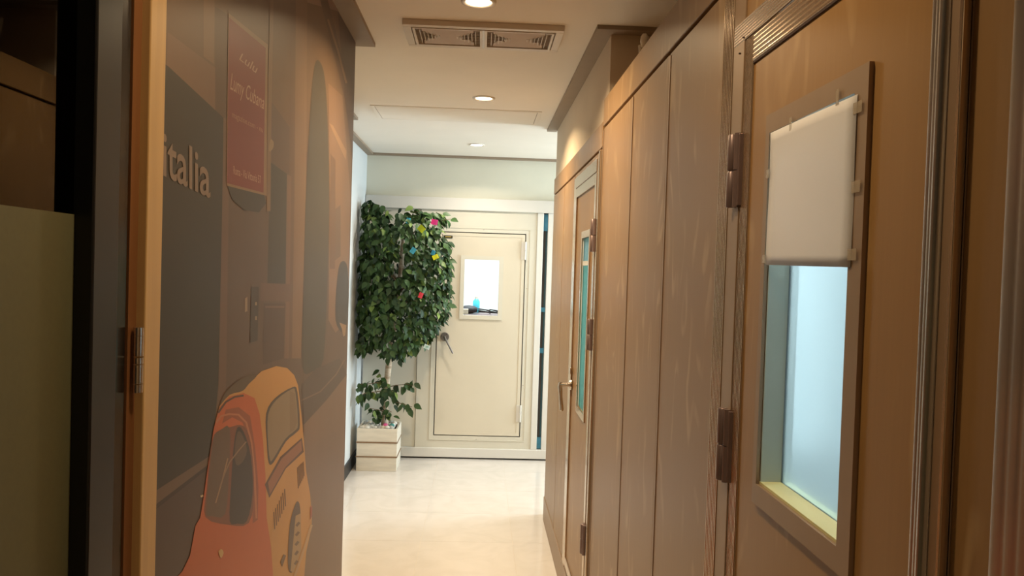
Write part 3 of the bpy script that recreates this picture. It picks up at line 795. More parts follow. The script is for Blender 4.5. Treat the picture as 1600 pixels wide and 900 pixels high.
# little white plug on the roof edge of the near booth
plug = empty('cable_plug', onX(1004, 75, XR + 0.10)); tag(plug, 'small white plastic cable plug on top of the nearer brown booth', 'plug')
pp = onX(1007, 60, XR + 0.10)
tube('plug_body', [(pp.x, pp.y, pp.z - 0.03), (pp.x, pp.y, pp.z - 0.012), (pp.x, pp.y, pp.z + 0.006), (pp.x, pp.y - 0.002, pp.z + 0.016)], [0.010, 0.015, 0.013, 0.007], M['plug'], plug, 14)
tube('cable', [(pp.x - 0.01, pp.y + 0.02, pp.z - 0.02), (pp.x - 0.008, pp.y + 0.015, pp.z - 0.06), (pp.x, pp.y, Zb - 0.008)], 0.007, M['plug'], plug, 10)

# ------------------------------------------------------------------ cream booth at the corridor end
b3 = empty('practice_booth', (0, YF, 0)); tag(b3, 'cream soundproof booth front filling the corridor end', 'booth')
def xF(px, py): return onY(px, py, YF).x
def zF(px, py): return onY(px, py, YF).z
zh0, zh1 = zF(700, 328), zF(700, 309)
zr1, zr0 = zF(740, 700), 0.014
XE = 1.25
DX0, DX1 = xF(683, 520), xF(816, 520)
DZ1, DZ0 = zF(755, 365), zF(745, 680)
box('top_rail', XWL + .004, XE, YF - 0.03, YF + 0.05, zh0, zh1, M['cream_rail'], b3, 0.003)
box('bottom_rail', XWL + .016, XE, YF - 0.03, YF + 0.05, zr0, zr1, M['cream_rail'], b3, 0.003)
box('shadow_gap', XWL + .016, XE, YF + 0.0, YF + 0.05, 0, zr0, M['black'], b3)  # black strip standing in for the shade under the bottom rail
xj = xF(652, 560)
box('panel', XWL + 0.014, xj - 0.003, YF, YF + 0.05, zr1, zh0, M['cream_booth'], b3, 0.002)
xs0, xs1 = xF(844.5, 500), xF(851.5, 500)
xsf = xF(834, 520)
boxes('door_frame', [(xj, DX0 - 0.008, YF - 0.008, YF + 0.05, zr1, zh0), (DX1 + 0.008, xsf, YF - 0.008, YF + 0.05, zr1, zh0),
                     (DX0 - 0.008, DX1 + .008, YF - 0.008, YF + 0.05, DZ1 + 0.008, zh0), (DX0 - 0.008, DX1 + .008, YF - 0.008, YF + 0.05, zr1, DZ0 - 0.008)], M['cream_booth'], b3)
fo = 0.045
bd = 0.006
boxes('frame_bead', [(DX0 - fo, DX0 - fo + bd, YF - 0.012, YF - 0.007, DZ0 - fo, DZ1 + fo), (DX1 + fo - bd, DX1 + fo, YF - 0.012, YF - 0.007, DZ0 - fo, DZ1 + fo),
                     (DX0 - fo + bd, DX1 + fo - bd, YF - 0.012, YF - 0.007, DZ1 + fo - bd, DZ1 + fo), (DX0 - fo + bd, DX1 + fo - bd, YF - 0.012, YF - 0.007, DZ0 - fo, DZ0 - fo + bd)], M['cream_booth'], b3)
boxes('gap_lining', [(DX0 - 0.008, DX0, YF + 0.02, YF + 0.05, DZ0 - .008, DZ1 + .008), (DX1, DX1 + 0.008, YF + 0.02, YF + 0.05, DZ0 - .008, DZ1 + .008),
                     (DX0, DX1, YF + 0.02, YF + 0.05, DZ1, DZ1 + .008), (DX0, DX1, YF + 0.02, YF + 0.05, DZ0 - .008, DZ0)], M['black'], b3)
box('frame_profile', xsf + 0.001, xs0, YF - 0.016, YF + 0.05, zr1, zh0, M['cream_rail'], b3, 0.003)
box('post', xs1, XE, YF - 0.016, YF + 0.05, zr1, zh0, M['cream_rail'], b3, 0.003)
slit = box('slit_gasket', xs0, xs0 + (xs1 - xs0) * 0.55, YF + 0.012, YF + 0.05, zr1, zh0, mat('dark_gasket', (52, 46, 42), 0.5, noise=0.1), b3)
box('slit_glass', xs0 + (xs1 - xs0) * 0.55, xs1, YF + 0.02, YF + 0.05, zr1, zh0, mat('teal_slit_glass', (44, 84, 96), 0.12, noise=0.2, scale=4), b3)
for px, py, h in ((849, 348, 26), (845, 484, 7), (843, 548, 8), (839, 692, 18)):  # small blue pieces set across the slit
    c = onY(px, py, YF)
    hh = h / 1230 * YF / 2
    box('blue_piece', xs0 + 0.002, xs1 - 0.002, YF + 0.004, YF + 0.02, max(c.z - hh, zr1 + .001), min(c.z + hh, zh0 - .001), M['slit_blue'], b3)
for px, py in ((823, 451), (817, 602), (744, 686), (756, 359)):
    c = onY(px, py, YF); disc('screw', (c.x, YF - 0.009, c.z), (0, -1, 0), 0.003, 0.003, M['handle_grey'], b3, 10)
# interior shell
IY = 8.8
boxes('shell', [(-0.9, -0.85, YF + .1, IY, 0, 2.2), (1.15, 1.2, YF + .1, IY, 0, 2.2), (-0.9, 1.2, IY, IY + .05, 0, 2.2), (-.85, 1.15, YF + .1, IY, 2.2, 2.25)], M['booth_white'], b3)

door1 = empty('door_1', (DX0, YF, DZ0)); tag(door1, 'cream booth door with a small bright window at the corridor end', 'door', kind='structure')
wx0, wx1, wz1, wz0 = xF(725, 450), xF(779, 450), zF(752, 406), zF(750, 493)
d0, d1 = YF - 0.004, YF + 0.04
bm = bmesh.new()
bm_box(bm, DX0, wx0, d0, d1, DZ0, DZ1); bm_box(bm, wx1, DX1, d0, d1, DZ0, DZ1)
bm_box(bm, wx0, wx1, d0, d1, DZ0, wz0); bm_box(bm, wx0, wx1, d0, d1, wz1, DZ1)
bmesh.ops.remove_doubles(bm, verts=bm.verts, dist=1e-5)
fin(bm, 'leaf', M['cream_door'], door1)
e = 0.026
boxes('leaf_border', [(DX0, DX0 + e, d0 - .003, d0, DZ0, DZ1), (DX1 - e, DX1, d0 - .003, d0, DZ0, DZ1), (DX0 + e, DX1 - e, d0 - .003, d0, DZ1 - e, DZ1), (DX0 + e, DX1 - e, d0 - .003, d0, DZ0, DZ0 + e)], M['cream_door'], door1)
c = 0.033
boxes('window_casing', [(wx0 - c, wx0, d0 - .010, d0, wz0 - c, wz1 + c), (wx1, wx1 + c, d0 - .010, d0, wz0 - c, wz1 + c), (wx0, wx1, d0 - .010, d0, wz1, wz1 + c), (wx0, wx1, d0 - .010, d0, wz0 - c, wz0)], M['cream_booth'], door1)
box('window_pane', wx0, wx1, YF + 0.016, YF + 0.021, wz0, wz1, M['glass'], door1)
hc = onY(695, 526, YF)
disc('handle_rosette', (hc.x, d0 - 0.008, hc.z), (0, -1, 0), 0.037, 0.016, M['handle_grey'], door1, 28, 0.08)
tip = onY(708, 551, YF)
tube('lever', [(hc.x, d0 - 0.012, hc.z), (hc.x, d0 - 0.05, hc.z), (hc.x + 0.012, d0 - 0.058, hc.z - 0.02), (tip.x, d0 - 0.058, tip.z)], [0.011, 0.010, 0.008, 0.007], M['handle_grey'], door1, 12)
for q in range(3):
    a = math.radians(60 + q * 105)
    disc('screw', (hc.x + 0.027 * math.cos(a), d0 - 0.0165, hc.z + 0.027 * math.sin(a)), (0, -1, 0), 0.004, 0.003, M['black'], door1, 10)
for py0_, py1_ in ((378, 406), (633, 659)):
    za, zb_ = zF(820, py1_), zF(820, py0_)
    h = tube('hinge', [(DX1 + 0.003, d0 - 0.012, za), (DX1 + 0.003, d0 - 0.012, (za + zb_) / 2 - 0.001)], 0.009, M['cream_rail'], door1, 12)
    t = tube('knuckle', [(DX1 + 0.003, d0 - 0.012, (za + zb_) / 2 + 0.001), (DX1 + 0.003, d0 - 0.012, zb_)], 0.009, M['cream_rail'], None, 12)
    t.parent = h
    box('hinge_leaf', DX1 - 0.03, DX1, d0 - 0.006, d0 - 0.002, za, zb_, M['cream_rail'], door1)
plate = onY(700.5, 370, YF)
np_ = box('name_plate', plate.x - 0.035, plate.x + 0.035, d0 - 0.006, d0 - 0.003, plate.z - 0.011, plate.z + 0.011, M['black_gloss'])
tag(np_, 'tiny black plate on the upper left corner of the cream door', 'sign')
gl_ = box('gold_mark', plate.x - 0.026, plate.x + 0.026, d0 - 0.0065, d0 - 0.006, plate.z - 0.003, plate.z + 0.003, M['gold_ink']); gl_.parent = np_

# things seen through the cream door window
cz = onY(752, 492, 7.35).z
cab = empty('upright_cabinet', (0.05, 7.5, 0)); tag(cab, 'plum-brown cabinet top seen through the cream door window', 'cabinet')
box('carcass', -0.55, 0.70, 7.32, 7.86, 0.0, cz - 0.03, M['cabinet'], cab, 0.004)
box('top', -0.57, 0.72, 7.30, 7.88, cz - 0.03, cz, M['cabinet'], cab, 0.006)
def blob(name, cx, cy, z0, sx, sy, sz, material, n=2):
    bm = bmesh.new(); bmesh.ops.create_icosphere(bm, subdivisions=n, radius=1)
    for v in bm.verts:
        k = 1 + 0.10 * math.sin(5 * v.co.x + 3 * v.co.y) * math.cos(4 * v.co.z)
        v.co = Vector((cx + v.co.x * sx * k, cy + v.co.y * sy * k, z0 + sz + max(v.co.z, -1) * sz))
    return fin(bm, name, material, None, True)
def atcab(px, Y=7.5): return onY(px, 480, Y).x
bag = blob('black_bag', atcab(733, 7.5), 7.5, cz, 0.09, 0.09, 0.04, M['ink']); tag(bag, 'black soft bag on the cabinet behind the window', 'bag')
def coil(cx, cy, r, label):
    pts = []
    for k in range(60):
        a = k / 60 * 2 * math.pi * 3
        pts.append((cx + r * math.cos(a), cy + r * 0.8 * math.sin(a), cz + 0.007 + 0.008 * (k / 20) + 0.02 * max(0, math.sin(a * 0.5))))
    o = tube('cable_coil', pts, 0.006, M['ink'], None, 8)
    tag(o, label, 'cable')
coil(atcab(757), 7.5, 0.055, 'coiled black cable left of the other coil behind the window')
coil(atcab(772), 7.44, 0.04, 'coiled black cable nearest the right edge of the door window')
wb = box('white_box', atcab(727, 7.42) - 0.02, atcab(727, 7.42) + 0.03, 7.36, 7.42, cz, cz + 0.05, M['plug'], None, 0.004)
tag(wb, 'small white box beside the black bag behind the window', 'box')
bx_ = atcab(744, 7.72)
bot = empty('bottle', (bx_, 7.72, cz)); tag(bot, 'cyan plastic bottle seen through the cream door window', 'bottle')
tube('bottle_body', [(bx_, 7.72, cz), (bx_, 7.72, cz + 0.01), (bx_, 7.72, cz + 0.11), (bx_, 7.72, cz + 0.135)], [0.030, 0.034, 0.034, 0.014], M['cyan'], bot, 16)
tube('bottle_cap', [(bx_, 7.72, cz + 0.135), (bx_, 7.72, cz + 0.155)], 0.015, M['plug'], bot, 14)

# ------------------------------------------------------------------ ceiling fittings
def downlight(px, py, color, power, label, x=None, y=None):
    p = onZ(px, py, ZC) if x is None else Vector((x, y, ZC))
    d = empty('downlight', (p.x, p.y, ZC)); tag(d, label, 'ceiling light', 'recessed round ceiling lights')
    bm = bmesh.new()
    seg = 36
    prof = [(0.062, 0.0), (0.060, -0.006), (0.054, -0.008), (0.047, -0.006), (0.044, -0.002), (0.044, 0.0)]
    rings = [[bm.verts.new((p.x + r * math.cos(2 * math.pi * k / seg), p.y + r * math.sin(2 * math.pi * k / seg), ZC + h)) for k in range(seg)] for r, h in prof]
    for a in range(len(rings) - 1):
        for k in range(seg):
            bm.faces.new((rings[a][k], rings[a][(k + 1) % seg], rings[a + 1][(k + 1) % seg], rings[a + 1][k]))
    fin(bm, 'trim_ring', M['vent_white'], d, True)
    disc('lens', (p.x, p.y, ZC - 0.0015), (0, 0, -1), 0.044, 0.002, mat('lamp_lens', (255, 240, 215), 0.5, noise=0.01, emit=color, estr=14), d, 36)
    area_light('lamp', (p.x, p.y, ZC - 0.010), 0.08, power, color, d, spread=145)
    return d
downlight(748, 2, WARM, P_WARM1, 'glowing round ceiling downlight in front of the air vent')
downlight(756, 153, WARM, P_WARM2, 'glowing round ceiling downlight between air vent and hatch line')
downlight(745, 226, NEUT, P_FAR, 'glowing round ceiling downlight nearest the cream booth')
downlight(0, 0, WARM, P_WARM0, 'round ceiling downlight above the near booth door', -0.02, 1.16)
downlight(0, 0, WARM, P_BACK, 'round ceiling downlight behind the viewer', -0.02, -1.3)
downlight(0, 0, COOL, P_ALCOVE, 'added unseen cool downlight in the side passage right of the booths', 1.5, 5.85)  # out of view, added to cool the light at the far end

# unseen lamps added inside the booths to light their windows
def added_booth_lamp(x, y, z, sx, sy, color, power, label):
    d = empty('added_ceiling_lamp', (x, y, z)); tag(d, label, 'ceiling light')
    box('housing', x - sx / 2 - 0.02, x + sx / 2 + 0.02, y - sy / 2 - 0.02, y + sy / 2 + 0.02, z - 0.03, z, M['vent_white'], d, 0.004)
    box('diffuser', x - sx / 2, x + sx / 2, y - sy / 2, y + sy / 2, z - 0.036, z - 0.03, mat('diffuser', (240, 246, 250), 0.6, noise=0.01, emit=color, estr=2), d)
    area_light('lamp', (x, y, z - 0.04), sx, power, color, d, spread=180, shape='RECTANGLE', size_y=sy)
added_booth_lamp(0.95, 1.45, 2.2, 0.3, 0.3, (0.84, 0.95, 1.0), P_BOOTH_NEAR, 'added unseen lamp inside the nearer brown booth')
added_booth_lamp(1.2, 4.0, 2.1, 0.3, 0.3, (0.80, 1.0, 0.97), P_BOOTH_FAR, 'added unseen lamp inside the farther brown booth')
added_booth_lamp(0.1, 7.6, 2.2, 0.6, 0.6, (0.93, 0.99, 1.0), P_BOOTH_WHITE, 'added unseen lamp inside the cream booth')

tl0 = onY(1256, 520, 2.93)  # unseen tube lamp, added for the bright streak in the frosted glass
streak_lamp = empty('added_tube_lamp', (tl0.x, 2.94, 1.0)); tag(streak_lamp, 'added upright tube lamp making the bright streak in the near frosted window', 'lamp')
box('lamp_base', tl0.x - .03, tl0.x + .03, 2.935, 2.962, 0.9, 2.15, M['vent_white'], streak_lamp, 0.004)
tube('streak_tube', [(tl0.x, 2.915, 0.95), (tl0.x, 2.915, 2.1)], 0.018, mat('streak_glow', (240, 248, 255), 0.5, noise=0.01, emit=(0.80, 0.93, 1.0), estr=4.5), streak_lamp, 12)
# air vent
va, vb, vc_, vd = onZ(629, 29, ZC), onZ(878, 39, ZC), onZ(872, 72, ZC), onZ(643, 66, ZC)
vx0, vx1 = (va.x + vd.x) / 2 - 0.005, (vb.x + vc_.x) / 2 + 0.005
vy0, vy1 = (va.y + vb.y) / 2, (vc_.y + vd.y) / 2
vent = empty('air_vent', ((vx0 + vx1) / 2, (vy0 + vy1) / 2, ZC)); tag(vent, 'rectangular ceiling air vent with two louvred grilles', 'vent')
fz = ZC - 0.022
boxes('frame', [(vx0, vx1, vy0, vy0 + 0.028, fz, ZC), (vx0, vx1, vy1 - 0.028, vy1, fz, ZC), (vx0, vx0 + 0.03, vy0 + .028, vy1 - .028, fz, ZC), (vx1 - 0.03, vx1, vy0 + .028, vy1 - .028, fz, ZC)], M['vent_white'], vent, 0.002)
box('duct_back', vx0 + 0.03, vx1 - 0.03, vy0 + .028, vy1 - .028, ZC - 0.002, ZC - 0.0005, M['black'], vent)
xm = (vx0 + vx1) / 2
for gx0, gx1 in ((vx0 + 0.034, xm - 0.004), (xm + 0.004, vx1 - 0.034)):
    gy0, gy1 = vy0 + 0.034, vy1 - 0.034
    gr = boxes('grille', [(gx0, gx1, gy0, gy0 + .008, fz - .002, ZC - .004), (gx0, gx1, gy1 - .008, gy1, fz - .002, ZC - .004),
                          (gx0, gx0 + .010, gy0 + .008, gy1 - .008, fz - .002, ZC - .004), (gx1 - .010, gx1, gy0 + .008, gy1 - .008, fz - .002, ZC - .004)], M['vent_white'], vent, 0.001)
    def sub(o):
        o.parent = gr
    cx, cy = (gx0 + gx1) / 2, (gy0 + gy1) / 2
    hx, hy_ = (gx1 - gx0) / 2 - .01, (gy1 - gy0) / 2 - .008
    N = 7
    for k in range(1, N):
        t = k / N                                   # 1 at the border, 0 at the middle
        for s in (-1, 1):
            # vanes of the left / right triangles run along Y
            sub(box('blade', cx + s * hx * (t * 0.82 + .16) - .0012, cx + s * hx * (t * .82 + .16) + .0012, cy - hy_ * t * .95, cy + hy_ * t * .95, fz, ZC - .006, M['vent_white']))
            # blades of the front / rear triangles run along X, pitched and overlapping
            yy = cy + s * hy_ * (t - 0.5 / N)
            xx = hx * (t * 0.80 + 0.12)
            bm = bmesh.new()
            w2 = hy_ / N * 1.05
            za_, zb2_ = (fz + .001, fz + .009)
            for q in (0,):
                vs = [bm.verts.new(pv) for pv in ((cx - xx, yy - w2, zb2_), (cx + xx, yy - w2, zb2_), (cx + xx, yy + w2, za_), (cx - xx, yy + w2, za_))]
                vt = [bm.verts.new(v.co + Vector((0, 0, 0.0012))) for v in vs]
                bm.faces.new(vs[::-1]); bm.faces.new(vt)
                for i in range(4): bm.faces.new((vs[i], vs[(i + 1) % 4], vt[(i + 1) % 4], vt[i]))
            sub(fin(bm, 'blade', M['vent_blade']))
    for k in range(1, 6):
        t = k / 6 * 2 - 1
        for s in (-1, 1):
            x_in = cx + s * hx * (abs(t) * 0.85 + 0.15); x_out = cx + s * hx
            sub(box('blade', min(x_in, x_out), max(x_in, x_out), cy + t * hy_ - .001, cy + t * hy_ + .001, fz + .004, ZC - .006, M['vent_white']))
box('centre_bar', xm - 0.004, xm + 0.004, vy0 + .028, vy1 - .028, fz - .003, ZC - .004, mat('vent_centre', (226, 228, 230), 0.4, noise=0.03), vent)

# access hatch
ha, hb = onZ(593, 186, ZC), onZ(839, 194, ZC)
hx0, hx1, hy1_ = ha.x, hb.x, (ha.y + hb.y) / 2
hy0_ = hy1_ - 0.42
hatch = empty('ceiling_hatch', ((hx0 + hx1) / 2, (hy0_ + hy1_) / 2, ZC)); tag(hatch, 'flush ceiling access hatch just beyond the middle downlight', 'hatch')
fwd = 0.022
boxes('frame', [(hx0, hx1, hy0_, hy0_ + fwd, ZC - .004, ZC), (hx0, hx1, hy1_ - fwd, hy1_, ZC - .004, ZC), (hx0, hx0 + fwd, hy0_ + fwd, hy1_ - fwd, ZC - .004, ZC), (hx1 - fwd, hx1, hy0_ + fwd, hy1_ - fwd, ZC - .004, ZC)], M['ceil'], hatch, 0.001)
box('gap_lining', hx0 + fwd, hx1 - fwd, hy0_ + fwd, hy1_ - fwd, ZC - .0012, ZC - .0002, M['trim'], hatch)
box('lid', hx0 + fwd + .004, hx1 - fwd - .004, hy0_ + fwd + .004, hy1_ - fwd - .004, ZC - .004, ZC - .001, M['ceil'], hatch)

# ------------------------------------------------------------------ planter
PY0 = 6.11
pl = onY(556, 736, PY0).x; pr = onY(619, 737, PY0).x
PX0, PX1 = max(pl, XWL + 0.03), pr
PZ = 0.335
PY1 = PY0 + (PX1 - PX0)
planter = empty('planter_box', ((PX0 + PX1) / 2, (PY0 + PY1) / 2, 0)); tag(planter, 'square whitewashed wooden planter box holding the ficus', 'planter')
bh = PZ / 3
th = 0.014
for k in range(3):
    z0, z1 = k * bh + (0.004 if k else 0), (k + 1) * bh - 0.004
    j = 0.0015 * (k - 1)
    box('board', PX0, PX1, PY0 + j, PY0 + th + j, z0, z1, M['board'], planter, 0.002)
    box('board', PX0, PX1, PY1 - th, PY1, z0, z1, M['board'], planter, 0.002)
    box('board', PX0 + j * .5, PX0 + th, PY0 + th + .002, PY1 - th - .001, z0, z1, M['board'], planter, 0.002)
    box('board', PX1 - th, PX1 + j, PY0 + th + .002, PY1 - th - .001, z0, z1, M['board'], planter, 0.002)
for k in (1, 2):
    boxes('edge_strip', [(PX0 - .004, PX1 + .004, PY0 - .005, PY0 + .004, k * bh - .0045, k * bh + .0045), (PX1 - .004, PX1 + .004, PY0 + .004, PY1, k * bh - .0045, k * bh + .0045)], M['rope'], planter)
boxes('liner', [(PX0 + th, PX1 - th, PY0 + th + .004, PY0 + th + .010, 0.004, PZ - .02), (PX1 - th - .006, PX1 - th, PY0 + th + .01, PY1 - th, .004, PZ - .02)], M['rope'], planter)
box('soil', PX0 + th, PX1 - th - .006, PY0 + th + .010, PY1 - th, 0.02, PZ - 0.033, M['soil'], planter)

# pebbles
peb_mats = [mat('pebble_white', (226, 222, 212), 0.6, noise=0.1, scale=30), mat('pebble_grey', (176, 176, 170), 0.6, noise=0.15, scale=30), mat('pebble_cream', (214, 200, 180), 0.6, noise=0.1, scale=30)]
peb_me = []
for m_ in peb_mats + [mat('pebble_pink', (226, 92, 150), 0.5, noise=0.08, scale=30), mat('pebble_teal', (70, 140, 136), 0.5, noise=0.08, scale=30)]:
    bm = bmesh.new(); bmesh.ops.create_icosphere(bm, subdivisions=2, radius=1)
    for v in bm.verts:
        v.co *= 1 + 0.14 * math.sin(3 * v.co.x + 1.3) * math.cos(2.5 * v.co.y)
    o = fin(bm, 'pebble', m_, None, True); peb_me.append(o.data); bpy.data.objects.remove(o)
rp = random.Random(3)
tcx, tcy = onY(601, 668, 6.27).x, 6.27
spots = []
names = ['white', 'grey', 'cream']
ix = 0
for j in range(7):
    for i in range(8):
        x = PX0 + 0.042 + (PX1 - PX0 - 0.092) * i / 7 + rp.uniform(-.006, .006)
        y = PY0 + 0.048 + (PY1 - PY0 - 0.090) * j / 6 + rp.uniform(-.006, .006)
        if math.hypot(x - tcx, y - tcy) < 0.055: continue
        k = rp.choice([0, 0, 0, 1, 1, 2])
        o = bpy.data.objects.new('pebble', peb_me[k]); COL.objects.link(o)
        s = rp.uniform(.017, .023)
        o.location = (x, y, PZ - 0.032 + s * 0.98 + rp.uniform(0, .010)); o.scale = (s * 1.2, s, s * .75)
        o.rotation_euler = (rp.uniform(-.3, .3), rp.uniform(-.3, .3), rp.uniform(0, 3))
        tag(o, '%s pebble among the stones on top of the planter' % names[k], 'pebble', '%s pebbles in the planter' % names[k])
for (px, py, k, lab) in ((602, 669, 3, 'bright pink pebble in the planter at the foot of the trunk'), (612, 668, 4, 'teal pebble in the planter beside the pink one')):
    p = onY(px, py, 6.2)
    o = bpy.data.objects.new('pebble', peb_me[k]); COL.objects.link(o)
    o.location = (p.x, 6.2, PZ + 0.004); o.scale = (.026, .02, .018); tag(o, lab, 'pebble', 'coloured pebbles in the planter')

# ------------------------------------------------------------------ ficus
ficus = empty('ficus_tree', (tcx, tcy, PZ - 0.044)); tag(ficus, 'artificial ficus tree with dense green leaves in the corner', 'plant')
TY = 6.27
tp = [onY(x, y, TY) for x, y in ((600, 672), (601, 640), (604, 600), (608, 565), (613, 530), (619, 490), (624, 450), (627, 415), (629, 385), (633, 352))]
tp[0].z = PZ - 0.044
tube('trunk', tp, [.027, .026, .025, .024, .023, .022, .021, .020, .016, .007], M['bark'], ficus, 14)
# leaf template: tip along +Y, folded along the midrib
def leaf_template():
    prof = [(0.0, 0.0), (0.12, 0.30), (0.35, 0.5), (0.6, 0.42), (0.85, 0.16), (1.0, 0.0)]
    vs, fs = [], []
    for t, wv in prof:
        dz = -0.18 * t * t
        vs.append((0, t, dz))
        vs.append((-wv * .62, t, dz + wv * 0.16)); vs.append((wv * .62, t, dz + wv * 0.16))
    for i in range(len(prof) - 1):
        a, b = 3 * i, 3 * (i + 1)
        fs.append((a, b, b + 1, a + 1)); fs.append((a, a + 2, b + 2, b))
    return vs, fs
LV, LF = leaf_template()
leaf_me = bpy.data.meshes.new('leaf'); leaf_me.from_pydata(LV, [], LF); leaf_me.materials.append(M['leaf'])
for p in leaf_me.polygons: p.use_smooth = True
rows = [(318, 566, 584), (326, 568, 606), (336, 567, 694), (346, 566, 698), (360, 563, 692), (375, 561, 694), (385, 560, 709), (400, 559, 702), (415, 558, 707),
        (430, 557, 706), (450, 557, 705), (470, 557, 707), (490, 557, 706), (500, 557, 700), (510, 557, 690), (520, 557, 682), (535, 558, 674), (546, 560, 664), (556, 562, 634)]
def extent(py):
    for i in range(len(rows) - 1):
        a, b = rows[i], rows[i + 1]
        if a[0] <= py <= b[0]:
            t = (py - a[0]) / (b[0] - a[0])
            return a[1] + (b[1] - a[1]) * t, a[2] + (b[2] - a[2]) * t
    return None
rl = random.Random(11)
def leaf_matrix(p, out, size, droop=0.75):
    d = (out * 0.55 + Vector((0, 0, -droop)) + Vector((rl.gauss(0, .45), rl.gauss(0, .35), rl.gauss(0, .35)))).normalized()
    n = (out * 0.8 + Vector((0, -0.35, 0.55)) + Vector((rl.gauss(0, .45), rl.gauss(0, .4), rl.gauss(0, .4))))
    n = (n - d * n.dot(d)).normalized()
    x = d.cross(n)
    q = p.copy()
    tipp = q + d * size
    if tipp.x < XWL + 0.02: q.x += XWL + 0.02 - tipp.x
    if tipp.y > YF - 0.04: q.y -= tipp.y - (YF - 0.04)
    q.x = max(q.x, XWL + 0.025); q.y = min(q.y, YF - 0.045)
    return Matrix.Translation(q) @ Matrix((x, d, n)).transposed().to_4x4() @ Matrix.Diagonal((size, size, size, 1))
def in_gap(px, py):
    if py < 352 and 607 < px < 622 - (py - 320) * .1: return True
    if py < 334 and px > 600 and px < 690 and rl.random() < .5: return True
    if 373 < py < 436 and abs(px - 626) < 8: return True
    if py > 548 and (574 < px < 596): return True
    if py > 540 and 586 < px < 598: return True
    return False
cands = []
while len(cands) < 2600:
    py = rl.uniform(318, 556)
    ex = extent(py)
    px = rl.uniform(ex[0], ex[1] - 3)
    if rl.random() > (ex[1] - ex[0]) / 150: continue
    u = (px - (ex[0] + ex[1]) / 2) / ((ex[1] - ex[0]) / 2)
    hd = 0.05 + 0.25 * math.sqrt(max(0, 1 - u * u))
    if py < 345: hd *= 0.5
    t = rl.choice((-1, -1, 1)) * rl.uniform(0.0, 1.0) ** 0.6
    Y = 6.25 + hd * t
    if in_gap(px, py) and (Y < 6.3 or py < 352 or py > 540): continue
    p = onY(px, py - 4, Y)
    out = Vector((p.x - tcx, (Y - 6.25), 0)) * 2.2
    cands.append((p, out, rl.uniform(.050, .074)))
cands.sort(key=lambda c_: c_[0].y)
low = []
twigs = []
def low_branch(pts, n, spread=6):
    P3 = [onY(a, b, Yv) for a, b, Yv in pts]
    twigs.append(P3)
    for k in range(n):
        t = 0.25 + 0.75 * k / max(1, n - 1)
        f = t * (len(P3) - 1); i = min(int(f), len(P3) - 2); q = P3[i].lerp(P3[i + 1], f - i)
        q = q + Vector((rl.gauss(0, .020), rl.gauss(0, .018), rl.gauss(0, .018)))
        low.append((q, (P3[-1] - P3[0]).normalized() * .6, rl.uniform(.056, .078)))
low_branch([(604, 605, 6.26), (620, 602, 6.2), (636, 600, 6.15), (645, 603, 6.12)], 12)
low_branch([(604, 615, 6.26), (618, 628, 6.2), (632, 632, 6.16), (644, 636, 6.14)], 10)
low_branch([(603, 602, 6.26), (590, 598, 6.2), (574, 600, 6.15), (563, 600, 6.12)], 16)
low_branch([(603, 610, 6.26), (588, 612, 6.16), (572, 614, 6.1), (562, 618, 6.08)], 16)
low_branch([(602, 600, 6.26), (596, 592, 6.22), (592, 582, 6.2)], 6)
low_branch([(603, 612, 6.25), (604, 612, 6.15), (600, 620, 6.08)], 13)
low_branch([(602, 604, 6.24), (606, 606, 6.15), (614, 612, 6.1)], 10)
low_branch([(602, 644, 6.25), (590, 640, 6.19), (578, 638, 6.15)], 9)
low_branch([(602, 646, 6.25), (594, 650, 6.18), (588, 652, 6.14)], 6)
low_branch([(602, 640, 6.25), (608, 642, 6.2), (612, 644, 6.17)], 6)
fr = [(613, 538, 6.22), (616, 548, 6.14), (622, 556, 6.1)]
low_branch(fr, 8)
low_branch([(608, 545, 6.22), (604, 548, 6.15), (602, 552, 6.1)], 4)
low_branch([(620, 540, 6.22), (628, 546, 6.12), (633, 552, 6.08)], 7)
low_branch([(572, 538, 6.15), (566, 544, 6.1), (563, 548, 6.08)], 9)
low_branch([(632, 360, 6.25), (640, 345, 6.2), (646, 332, 6.16), (654, 330, 6.14)], 12)
low_branch([(622, 385, 6.27), (600, 350, 6.22), (585, 328, 6.18), (572, 318, 6.16)], 15)
low_branch([(650, 380, 6.22), (672, 360, 6.16), (690, 345, 6.12), (704, 342, 6.1)], 12)
n_ind = 300 - len(low)
ind = low + cands[:n_ind]
for p, out, s in ind:
    o = bpy.data.objects.new('leaf', leaf_me); COL.objects.link(o)
    o.parent = ficus; o.matrix_parent_inverse = Matrix.Translation(-Vector(ficus.location))
    o.matrix_basis = leaf_matrix(p, out, s)
vs, fs = [], []
for p, out, s in cands[n_ind:]:
    mt = leaf_matrix(p, out, s); b0 = len(vs)
    vs.extend([(mt @ Vector(v))[:] for v in LV]); fs.extend([tuple(b0 + i for i in f) for f in LF])
me = bpy.data.meshes.new('foliage'); me.from_pydata(vs, [], fs)
for p in me.polygons: p.use_smooth = True
fol = link('foliage', me, M['leaf']); keep(fol, ficus); fol['kind'] = 'stuff'
# branches
for (x, y, Yv, bx, by) in ((585, 350, 6.2, 626, 410), (575, 400, 6.15, 624, 440), (580, 470, 6.12, 620, 480), (590, 530, 6.15, 614, 525), (660, 350, 6.18, 628, 395),
                           (690, 400, 6.18, 626, 425), (695, 470, 6.18, 621, 475), (670, 520, 6.16, 615, 515), (640, 450, 6.05, 622, 460), (600, 430, 6.05, 624, 445)):
    a = onY(bx, by, TY); c_ = onY(x, y, Yv); m_ = a.lerp(c_, .55) + Vector((0, 0, .03))
    tube('branch', [a, m_, c_], [.008, .006, .003], M['twig'], ficus, 6)
for P3 in twigs:
    tube('branch', P3, [.004 - .002 * i / (len(P3) - 1) for i in range(len(P3))], M['twig'], ficus, 6)

